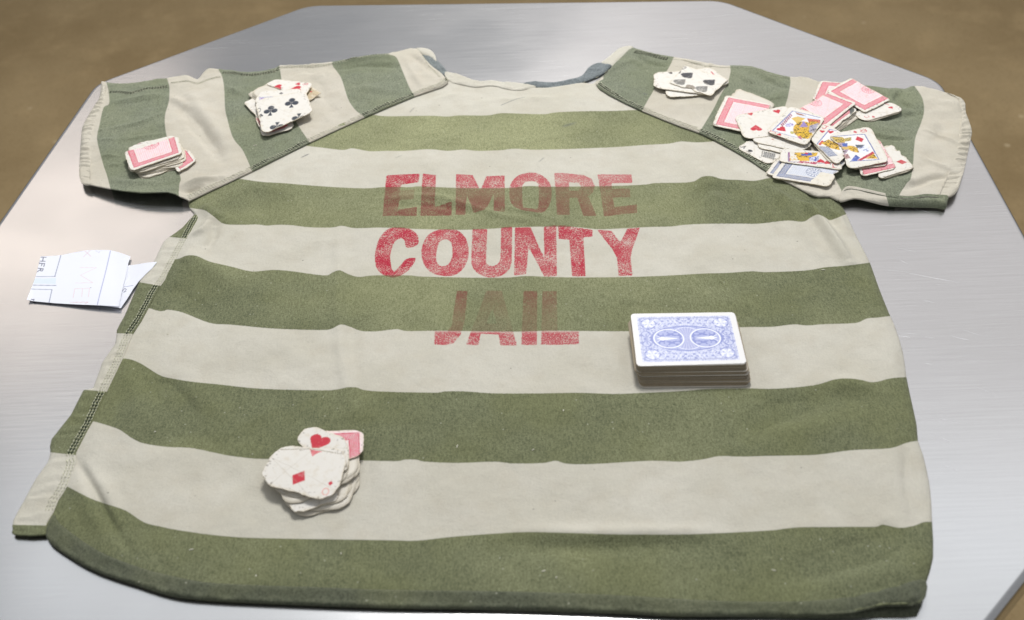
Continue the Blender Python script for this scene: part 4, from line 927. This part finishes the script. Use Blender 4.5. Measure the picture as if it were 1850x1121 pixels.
def pJ3(p):
    p.poly([(1424, 274), (1500, 276), (1500, 296), (1424.6, 292.5)], WHITE); p.line([(1424, 276), (1424.6, 292.5), (1500, 296)], .4, lin(96, 70, 140)); p.line([(1425.8, 276), (1426.6, 291)], .6, lin(150, 70, 120))
    p.poly([(1436, 276), (1478, 276), (1474, 284), (1460, 291), (1444, 290), (1434, 284)], YEL, 'speck', lin(60, 50, 30), 1.6); p.poly([(1446, 279), (1466, 276), (1468, 281), (1450, 282)], BLU, None); p.ell(1457, 277.5, 1.6, 1.8, 0, RED)
    p.poly([(1440, 284), (1462, 285), (1466, 291), (1446, 291)], YEL); p.poly([(1426, 284), (1438, 280), (1442, 290), (1428, 291)], WHITE, 'speck', YEL, 2); p.poly([(1462, 284), (1480, 282), (1478, 292), (1462, 291)], lin(206, 208, 228), 'speck', BLU, 2)
    p.poly([(1440, 294.5), (1446, 291), (1478, 293.5), (1474, 297)], lin(176, 50, 90), 'speck', WHITE, 1.6); p.heart(1483, 291, 7.5, 170); p.heart(1494, 294, 6, 175); p.line([(1500, 291), (1500, 298)], .35, lin(80, 60, 110)); p.glyph(1506, 299.5, G['J'], 7, 170, .4, RED)
make_card('white jack of hearts strip with yellow and blue figure at front of the spread', [(1406, 292), (1412, 268), (1508, 276), (1524, 308)], 9.4, pJ3, rad=6, wear=.5, seed=39)
def pH2(p): p.heart(1366, 231.5, 12, 172); p.heart(1356, 206.5, 6, 10); p.heart(1404, 202, 8, 10); p.creases(2, 9)
make_card('white hearts card between the leftmost red back and the jack', [(1346, 252), (1325, 209), (1424, 190), (1434, 241)], 9.8, pH2, rad=9, wear=.8, seed=40)
# right hand group
make_card('partly hidden small red back at top of the spread', [(1466, 181), (1482, 146), (1545, 150), (1530, 190)], 7.0, lambda p: p.back(REDD, REDM, REDP, bord=3.2, band=8, med=False), rad=5, wear=1.2, seed=41)
make_card('white two of diamonds card sticking out right of the top red back', [(1540, 205), (1607, 182), (1638, 199), (1560, 221)], 7.2, lambda p: (p.heart(1610, 195, 5, 20), p.diamond(1578, 211.5, 4, 20), p.glyph(1566, 211, G['C'], 5.5, 100, .3, RED), p.line([(1598, 187), (1606, 190)], .5, RED), p.creases(1, 4)), rad=10, wear=.7, seed=42)
make_card('cream card under the two of diamonds at right of the top red back', [(1545, 208), (1607, 186), (1634, 202), (1566, 223)], 6.3, None, rad=10, wear=1.2, seed=43)
make_card('uppermost red backed card with round medallion in the spread', [(1492, 165), (1563, 204), (1610, 181), (1537, 140)], 9.0, redback, rad=4, wear=.9, seed=44, notch=[(1500, 150, 2.2, 6)])
fillers(4, [(1560, 204), (1506, 246), (1470, 220), (1500, 186)], 6.2, [(1552, 196), (1500, 242), (1452, 208), (1498, 178)], 9.0, 'frayed card stacked under the middle red back', grp, jit=1.8, seed=45, jang=6)
make_card('second red backed card showing below the middle red back', [(1552, 198), (1497, 240), (1448, 208), (1500, 178)], 10.0, lambda p: (p.back(REDD, REDM, REDP), p.poly([(1534, 196), (1545, 190), (1542, 206), (1536, 208)], lin(88, 92, 88))), rad=6, wear=1.0, seed=46)
make_card('middle red backed card with medallion at its left end', [(1549, 186), (1489, 234), (1438, 199), (1497, 167)], (11.6, 11.4, 11.2, 11.6), redback, rad=5, wear=.8, seed=47)
def pK(p):
    p.poly([(1397, 236), (1432, 201), (1484, 213), (1455, 250), (1438, 248.5)], lin(232, 230, 230)); p.line([(1396, 236.5), (1432, 201), (1482, 213)], .5, lin(84, 98, 170)); p.line([(1397, 236.5), (1418, 243), (1440, 249)], .35, lin(120, 130, 190))
    p.poly([(1409, 226), (1428, 206), (1432, 209.5), (1413, 230)], lin(150, 52, 110), 'stripe', WHITE, 3.6)
    p.poly([(1430, 214), (1446, 209), (1456, 214), (1440, 224)], lin(216, 182, 96)); p.poly([(1436, 207), (1480, 214), (1474, 220), (1440, 210)], lin(214, 220, 234), None); p.poly([(1437, 203.5), (1446, 206), (1460, 211), (1440, 207)], lin(150, 84, 60)); p.poly([(1458, 214), (1482, 217), (1482, 224), (1462, 222)], ORG, 'speck', lin(150, 60, 50), 1.6)
    p.ell(1426, 226, 5, 4, 20, lin(214, 214, 234), 'speck', VIO, 2); p.ell(1451, 234, 10.5, 17, -20, YEL, 'speck', lin(54, 46, 32), 1.7); p.poly([(1444, 230), (1452, 219), (1460, 230)], lin(150, 132, 190)); p.ell(1455, 244, 8, 8, 0, lin(226, 184, 50), 'speck', lin(40, 36, 28), 1.9); p.ell(1470, 224, 6, 5, 0, YEL, 'speck', lin(70, 54, 40), 1.5)
    p.poly([(1440, 247), (1446, 246), (1450, 253), (1444, 251)], lin(180, 110, 130)); p.poly([(1462, 228), (1480, 222), (1472, 240), (1462, 240)], lin(176, 172, 190), 'speck', lin(70, 66, 80), 1.6)
    p.heart(1413, 234, 10, 35); p.heart(1408, 243.8, 5, 25); p.glyph(1396.5, 239, G['J'], 6.5, 55, .35, RED); p.ell(1431, 240, 2, 3, 0, lin(190, 180, 110))
make_card('jack of hearts court card at centre of the spread on the right sleeve', [(1383, 238), (1428, 191), (1492, 212), (1456, 264)], 13.0, pK, rad=6.5, wear=.6, seed=48)
fillers(3, [(1590, 268), (1612, 262), (1656, 308), (1592, 330)], 6.0, [(1586, 268), (1612, 260), (1654, 303), (1590, 325)], 7.6, 'cream card at bottom of the stack under the queen of diamonds', grp, jit=1.0, seed=50)
make_card('ragged white diamond card right of the queen', [(1580, 276), (1612, 260), (1655, 303), (1588, 324)], 8.4, lambda p: (p.diamond(1629, 293, 10, 80), p.creases(3, 4)), rad=6, wear=1.2, seed=51, notch=[(1624, 268, 4, 4), (1634, 278, 3, 4)])
make_card('red backed card with medallion just right of the queen of diamonds', [(1556, 320), (1540, 262), (1588, 250), (1622, 305)], 9.4, lambda p: p.back(REDD, REDM, REDP, bord=3, band=7), rad=7, wear=.8, seed=52)
make_card('red edged card directly under the queen of diamonds', [(1538, 306), (1505, 244), (1572, 236), (1606, 300)], 10.6, lambda p: p.back(REDD, REDM, REDP, bord=3.4, band=7, med=False), rad=7, wear=.8, seed=53)
make_card('cream card under the heart jack beside the queen', [(1466, 256), (1500, 232), (1545, 278), (1500, 298)], 10.2, None, rad=9, wear=.9, seed=54)
def pQ9(p):
    p.line([(1476, 261), (1499, 234), (1512, 237)], .5, lin(78, 96, 172)); p.poly([(1478, 260), (1500, 235), (1530, 240), (1520, 280)], lin(232, 230, 228))
    p.glyph(1491, 230.5, G['J'], 7, -35, .42, RED); p.heart(1485.5, 238, 5.5, -15); p.heart(1500.5, 239, 6.5, -20); p.poly([(1478, 261), (1485, 254), (1490, 257), (1482, 263)], lin(200, 70, 80)); p.poly([(1483, 259), (1497, 252), (1514, 262), (1518, 272), (1500, 268)], YEL, 'speck', lin(40, 34, 26), 1.8)
    p.poly([(1480, 265.4), (1496, 265), (1513, 281), (1489, 284)], BLUP, 'cross', BLUD, 1.9); p.line([(1480, 265.4), (1489, 284), (1512, 281)], .4, BLUD); p.line([(1468, 262), (1480, 265), (1496, 266)], .3, lin(150, 140, 120))
make_card('jack of hearts with folded corner showing blue back left of the queen', [(1462, 250), (1492, 221), (1550, 260), (1512, 300)], 11.6, pQ9, rad=8, wear=.6, seed=55)
def pQ(p):
    p.poly([(1506, 246), (1562, 243), (1588, 288), (1534, 292)], lin(234, 232, 230)); p.line([(1503, 247), (1562, 243), (1588, 288.5), (1536, 292)], .5, lin(66, 84, 160))
    p.poly([(1500, 247), (1522, 248), (1530, 254), (1520, 262), (1508, 256)], lin(206, 178, 92), 'speck', lin(80, 70, 50), 1.8); p.poly([(1526, 250), (1538, 248), (1538, 254), (1528, 256)], lin(216, 196, 120), 'stripe', lin(90, 80, 60), 2.2)
    p.poly([(1508, 259), (1526, 258), (1536, 268), (1526, 280), (1514, 270)], lin(178, 160, 176), 'speck', lin(108, 90, 110), 1.8); p.poly([(1521, 260), (1531, 259), (1531, 266), (1523, 266)], lin(80, 104, 178)); p.ell(1543, 270, 8, 5, -50, lin(222, 182, 70), 'speck', lin(120, 86, 40), 1.6)
    p.ell(1527, 268, 4, 3, 0, lin(214, 182, 110)); p.poly([(1549, 267), (1562, 262), (1572, 270), (1562, 279), (1552, 276)], lin(226, 230, 242)); p.line([(1553, 268.5), (1560, 266)], .5, lin(70, 90, 160)); p.line([(1560, 272), (1566, 270)], .5, lin(70, 90, 160)); p.ell(1567, 273, 1.3, 1, 0, lin(90, 100, 170))
    p.poly([(1545, 262), (1562, 262), (1558, 266), (1548, 268)], lin(90, 96, 110)); p.poly([(1549, 290), (1577, 274), (1580, 278), (1556, 290.5)], lin(186, 58, 72)); p.poly([(1564, 287), (1578, 278), (1586, 287)], YEL, 'speck', lin(60, 56, 30), 2); p.poly([(1537, 291), (1546, 280), (1554, 285), (1548, 291)], lin(92, 112, 190), 'speck', lin(60, 70, 120), 2)
    p.poly([(1522, 280), (1532, 278), (1536, 286), (1528, 288)], lin(190, 150, 150), 'speck', lin(120, 90, 90), 2)
    p.diamond(1553, 252, 11, 8); p.diamond(1545, 239, 5, 15); p.glyph(1560.5, 237, G['Q'], 7, 105, .42, RED); p.line([(1568, 258), (1590, 292)], .1, WHITE)
make_card('queen of diamonds court card on top at right of the spread', [(1497, 243), (1572, 228), (1608, 292), (1533, 306)], 12.8, pQ, rad=8, wear=.7, seed=56, notch=[(1506, 268, 5, 14), (1517, 284, 3, 12)])

# ---- pile at the lower left on the body
gE = 'cards buried in the stack at lower left'
fillers(6, [(500, 840), (640, 838), (640, 905), (540, 934)], 4.8, [(498, 836), (636, 830), (636, 896), (530, 926)], 7.0, 'worn card at bottom of the stack at lower left', gE, jit=2.2, jang=7, seed=61, rad=12, wear=.7)
make_card('cream card with jagged torn corner at front of the stack at lower left', [(500, 858), (610, 838), (614, 905), (528, 930)], 8.0, lambda p: p.creases(2, 3), rad=5, wear=1.4, seed=62)
fillers(5, [(492, 826), (646, 806), (650, 870), (510, 905)], 8.7, [(490, 822), (640, 806), (640, 866), (505, 900)], 10.1, 'worn card in the middle of the stack at lower left', gE, jit=2, jang=6, seed=63, rad=12, wear=.7)
def pE3(p): p.put(np.ones(len(p.X)), REDP, .1); p.back(REDD, REDM, REDP, bord=3.2, band=8, med=False)
make_card('red backed card sticking out at top right of the stack at lower left', [(570, 778), (657, 777), (657, 822), (580, 846)], 11.0, pE3, rad=8, wear=.6, seed=64)
make_card('white card with upside red heart at back of the stack at lower left', [(528, 795), (560, 767), (632, 795), (628, 862)], 12.0, lambda p: (p.heart(575, 800, 16, -24), p.creases(2, 4)), rad=11, wear=.6, seed=65)
def pE(p):
    p.diamond(539.5, 863.5, 13.5, -28); p.diamond(597, 873, 4.4, -10); p.ring(588, 888, 2.4, 3, .3, lin(224, 150, 140), 0, .6); p.creases(3, 2)
    p.poly([(560, 812), (582, 816), (572, 820), (564, 825)], lin(218, 120, 126), wear=.4); q = N2(p.X, p.Y, 1.5)*sstep(17, 4, np.minimum(p.a, p.b)); p.put(sstep(.7, .9, q)*.7, lin(88, 76, 58), 0)
    p.line([(507, 812), (560, 811), (630, 822)], .3, lin(150, 136, 112), .6)
make_card('dirty white ace of diamonds on top of the stack at lower left', [(500, 803), (637, 811), (602, 909), (461, 870)], 13.2, pE, rad=16, wear=1.0, seed=66, bend=(-.3, -.2, 0))

# ---- neat deck of blue cards: 48 cards
nD = 48
Qb = un([(1139, 604), (1333, 601), (1354, 697.5), (1157, 700)], 4.3)
ZT = 20.2
Qt = un([(1139.3, 566.5), (1327.5, 565), (1348.5, 657.5), (1149.5, 661.5)], ZT)
r = np.random.default_rng(5)
def pdeck(p):
    a, b, W, H = p.a, p.b, p.W, p.H
    x, y = (b-H/2)/H*88.9, (a-W/2)/W*63.5
    lt, md, dk = lin(198, 203, 230), lin(172, 179, 220), lin(124, 135, 198)
    p.C[:] = lin(232, 231, 230)
    f = sstep(.2, -.2, np.maximum(np.abs(x)-39.4, np.abs(y)-27.2)); p.put(f, lt, 0)
    sx, sy = np.abs(x), np.abs(y)
    sc1 = .8*N1(sx*1.0+40, sy*1.0+13, 2.0)+.9*N2(sx+11, sy+5, 1.0)
    p.put(f*sstep(.25, .6, sc1)*.75, dk, 0); p.put(f*sstep(-.35, -.75, sc1)*.8, lin(226, 228, 244), 0)
    p.put(f*sstep(.45, .15, np.abs(np.maximum(np.abs(x)-38.6, np.abs(y)-26.3)+1.0)), md*.8, 0)
    ov = np.hypot(x/29.5, y/15.0); p.put(f*sstep(1.03, .98, ov), md, 0); p.put(f*sstep(1.0, .96, ov)*.6*sstep(0, .6, sc1), dk, 0)
    p.put(f*sstep(.06, .02, np.abs(ov-1))*.8, dk, 0)
    # fan between the two round panels
    th = np.arctan2(y, x); rr = np.hypot(x, y)
    fan = sstep(13.2, 12.8, rr)*sstep(8.5, 9, np.hypot(sx-14.5, y)); p.put(f*fan, lin(186, 190, 224), 0); p.put(f*fan*sstep(.2, .7, np.sin(th*30))*.55, dk, 0)
    p.put(f*sstep(.45, .2, np.abs(rr-13.4))*sstep(11, 11.5, np.hypot(sx-14.5, y)), lin(232, 234, 246), 0)
    rc = np.hypot((sx-15.2)/1.1, y); disc = sstep(11.2, 10.9, rc); p.put(f*disc, md, 0)
    p.put(f*disc*sstep(.0, .5, N1(sx+70, sy+9, 2.0)+.5*N2(sx, sy, 1.1))*.9, dk, 0)
    p.put(f*sstep(.75, .4, np.abs(rc-11.2)), lin(236, 238, 248), 0)
    # pale spindle with crossing arms in each round panel
    sp = sstep(1.9, 1.5, np.abs(y)+.16*np.abs(sx-17)) ; p.put(f*disc*sp*sstep(5, 7, sx)*sstep(25, 24, sx), lin(238, 239, 246), 0)
    p.put(f*sstep(2.6, 2.2, np.hypot(sx-20.3, y)), lin(240, 241, 247), 0)
    for k in (-1, 0, 1): p.put(f*sstep(.55, .25, np.abs((y-k*.0)*1.0-k*(sx-20)*.75))*sstep(20.5, 21, sx)*sstep(25.5, 25, sx), lin(236, 238, 247), 0)
    # corner rosettes
    rc2 = np.hypot(sx-30.5, sy-18.5); p.put(f*sstep(5.4, 5.0, rc2)*sstep(-.2, .4, np.sin(np.arctan2(sy-18.5, sx-30.5)*5))*.9, lin(236, 238, 248), 0); p.put(f*sstep(.5, .2, np.abs(rc2-6.2))*.8, dk, 0)
    rc3 = np.hypot(sx-34, sy-6); p.put(f*sstep(.5, .2, np.abs(rc3-3.2))*.8, dk, 0); rc4 = np.hypot(sx-23.5, sy-19.5); p.put(f*sstep(.5, .2, np.abs(rc4-3.8))*.8, lin(236, 238, 248), 0)
    p.put(f*sstep(.4, .15, np.abs(np.hypot(sx, sy-27)-7))*.7, lin(236, 238, 248), 0)
for i in range(nD):
    f = i/(nD-1); fz = 4.3+(ZT-4.3)*f
    Q = Qb*(1-f)+Qt*f; Q[:, 2] = fz; c = Q.mean(0); an = math.radians(r.normal(0, .35)); R = np.array([[math.cos(an), -math.sin(an), 0], [math.sin(an), math.cos(an), 0], [0, 0, 1]])
    Q = (Q-c)@R.T+c+np.array([r.normal(0, .25), r.normal(0, .25), 0])
    # each card sits a little off its neighbours; a few stand proud at the right of the front edge
    if i < nD-2: Q += np.array([r.normal(0, .35), .5+.25*N1(i*3.1, 4.0, 4)+r.normal(0, .14), 0])
    if i == 0: Q += np.array([-.4, -1.3, 0])
    if i in (9, 10, 11, 22, 23, 30, 31): Q[1] += np.array([1.6, -.9, 0]); Q[2] += np.array([1.6, -1.1, 0])
    if i in (28, 29): Q[3] += np.array([-1.5, .4, 0]); Q[0] += np.array([-1.6, .4, 0])
    ed = lin(138, 120, 92)*r.uniform(.35, 1.35) if i not in (0, 10, 23, 31, nD-1, nD-2) else lin(226, 220, 210)
    Q = Q[[3, 0, 1, 2]]   # printed ends at the short sides
    last = i == nD-1
    lab = 'blue patterned card back on top of the neat deck' if last else ('white bordered second card just under the top of the neat deck' if i == nD-2 else 'plain edged card inside the neat blue deck')
    make_card(lab, Q, Q[:, 2], pdeck if last else None, rad=3.6, wear=.0, th=.27, res=.42, world=True, group=None if i >= nD-2 else 'cards inside the neat deck', mat=M_deck, seed=i, edge=ed, dirt=0, bulge=.03, bend=(0, 0, 0), base=(lin(190, 178, 156) if i < nD-2 else None))

# ------------------------------------------------------------------ folded slip of paper at the left edge of the shirt
slip = thing('paper_slip', 'folded white paper slip with printed boxes lying left of the shirt', 'paper', tuple(un([(150, 510)], 0)[0]/1000))
def sheet(name, outline, zf, paint, step=.55, z0=2.0):
    O = np.array(outline, float); P3 = un(O, z0); poly = P3[:, :2]
    x0, y0 = poly.min(0)-2*step; x1, y1 = poly.max(0)+2*step; nx = int((x1-x0)/step)+1; ny = int((y1-y0)/step)+1
    gx, gy = np.meshgrid(x0+np.arange(nx)*step, y0+np.arange(ny)*step, indexing='ij')
    cell = inside(poly, gx[:-1, :-1]+step/2, gy[:-1, :-1]+step/2)
    used = np.zeros((nx, ny), bool); full = np.zeros((nx, ny), int)
    for di in (0, 1):
        for dj in (0, 1):
            used[di:nx-1+di, dj:ny-1+dj] |= cell; full[di:nx-1+di, dj:ny-1+dj] += cell
    X = gx[used].copy(); Y = gy[used].copy(); b = full[used] < 4
    d, bi, bt = segdist(poly, X, Y); nb = (bi+1) % len(poly)
    X[b] = (poly[bi, 0]+(poly[nb, 0]-poly[bi, 0])*bt)[b]; Y[b] = (poly[bi, 1]+(poly[nb, 1]-poly[bi, 1])*bt)[b]
    idx = np.full((nx, ny), -1); idx[used] = np.arange(used.sum()); ci, cj = np.nonzero(cell)
    F = np.stack([idx[ci, cj], idx[ci+1, cj], idx[ci+1, cj+1], idx[ci, cj+1]], 1)
    U, Vv = pr(np.stack([X, Y, np.full(X.shape, z0)], 1)); Z = zf(U, Vv)
    pt = Paint(X, Y, X*0+20, Y*0+20, 40, 40, z0); pt.C[:] = lin(236, 238, 246); paint(pt)
    # thin second face
    n = len(X); Vx = np.concatenate([np.stack([X, Y, Z], 1), np.stack([X, Y, Z-.14], 1)]); F2 = F[:, ::-1]+n
    o = mesh_obj(name, Vx, np.concatenate([F, F2]), M_paper, slip, {'Col': ('C', np.concatenate([pt.C, pt.C]))})
    return o
Z3 = lambda P: [(30+a/5.9, 430+b/5.9) for a, b in P]
def pap(p):
    ink = lin(66, 68, 104); ln = lin(112, 120, 156)
    H = lambda pts, wd, c=ln, wr=.1: p.line(Z3(pts), wd, c, wr)
    H([(470, 180), (405, 410)], .32); H([(195, 412), (410, 409)], .32); H([(165, 502), (418, 506)], .38); H([(150, 545), (376, 550), (345, 690)], .32)
    p.poly(Z3([(185, 430), (420, 425), (415, 490), (170, 485)]), lin(222, 232, 240))
    H([(1000, 135), (935, 430), (865, 732)], .3, lin(134, 140, 196))
    # heading letters read with the slip turned a quarter
    H([(258, 203), (312, 203)], .5, ink); H([(248, 245), (302, 247)], .5, ink); H([(283, 205), (276, 245)], .38, ink)
    H([(242, 268), (296, 272)], .5, ink); H([(296, 272), (288, 305)], .38, ink); H([(270, 272), (264, 296)], .38, ink); H([(242, 262), (240, 276)], .38, ink)
    H([(212, 358), (206, 368)], .4, ink); H([(228, 322), (282, 328)], .5, ink); H([(282, 328), (272, 352), (258, 352), (254, 326)], .38, ink); H([(254, 336), (208, 366)], .45, ink)
    H([(158, 655), (185, 662)], .5, ink); H([(183, 652), (181, 668)], .3, ink)
    red = lin(214, 176, 186); pk = lin(228, 200, 206)
    H([(725, 135), (790, 195)], .2, red); H([(785, 130), (712, 200)], .2, red); H([(840, 135), (880, 158), (888, 140)], .2, lin(200, 196, 220)); H([(610, 155), (720, 135)], .2, lin(206, 200, 224))
    H([(672, 312), (850, 318), (680, 398), (815, 484), (630, 484)], .2, pk); H([(620, 545), (790, 545)], .2, pk); H([(622, 545), (604, 645)], .2, pk); H([(705, 548), (698, 635)], .2, pk); H([(780, 548), (770, 640)], .2, pk)
    H([(600, 692), (765, 698)], .22, lin(214, 160, 168)); H([(560, 690), (640, 696)], .16, pk); H([(730, 715), (765, 700)], .18, lin(214, 170, 176)); p.ell(*Z3([(792, 541)])[0], .5, .4, 0, ink)
top_o = [(48.6, 543), (64.7, 498), (73, 463), (90, 462), (109.7, 460.5), (131.7, 456), (155.4, 452), (178, 451.5), (199.5, 452), (213, 455.4), (236, 464), (231.7, 477.5), (227.5, 501), (220, 535), (215.6, 557), (148.6, 552.4), (89, 547)]
sheet('front_leaf', top_o, lambda u, v: 1.6+2.6*sstep(470, 550, v)*sstep(40, 220, u)*.8+1.0*sstep(60, 48, u)+.9*sstep(205, 236, u)+.25*np.sin(u/23.0), pap)
def pap2(p):
    p.line(Z3([(1145, 512), (1240, 505)]), .3, lin(120, 128, 170)); p.line(Z3([(1125, 560), (1150, 530), (1168, 545), (1140, 575), (1165, 565)]), .3, lin(90, 92, 120))
back_o = [(150, 470), (225, 479), (233, 478), (260, 477), (285, 476.6), (276, 487.6), (262, 499), (250, 509.7), (240, 523), (230, 540), (218, 556), (200, 553), (150, 548), (90, 543)]
sheet('back_leaf', back_o, lambda u, v: .7+3.4*sstep(225, 285, u)+1.6*sstep(500, 556, v)*sstep(205, 235, u), pap2)
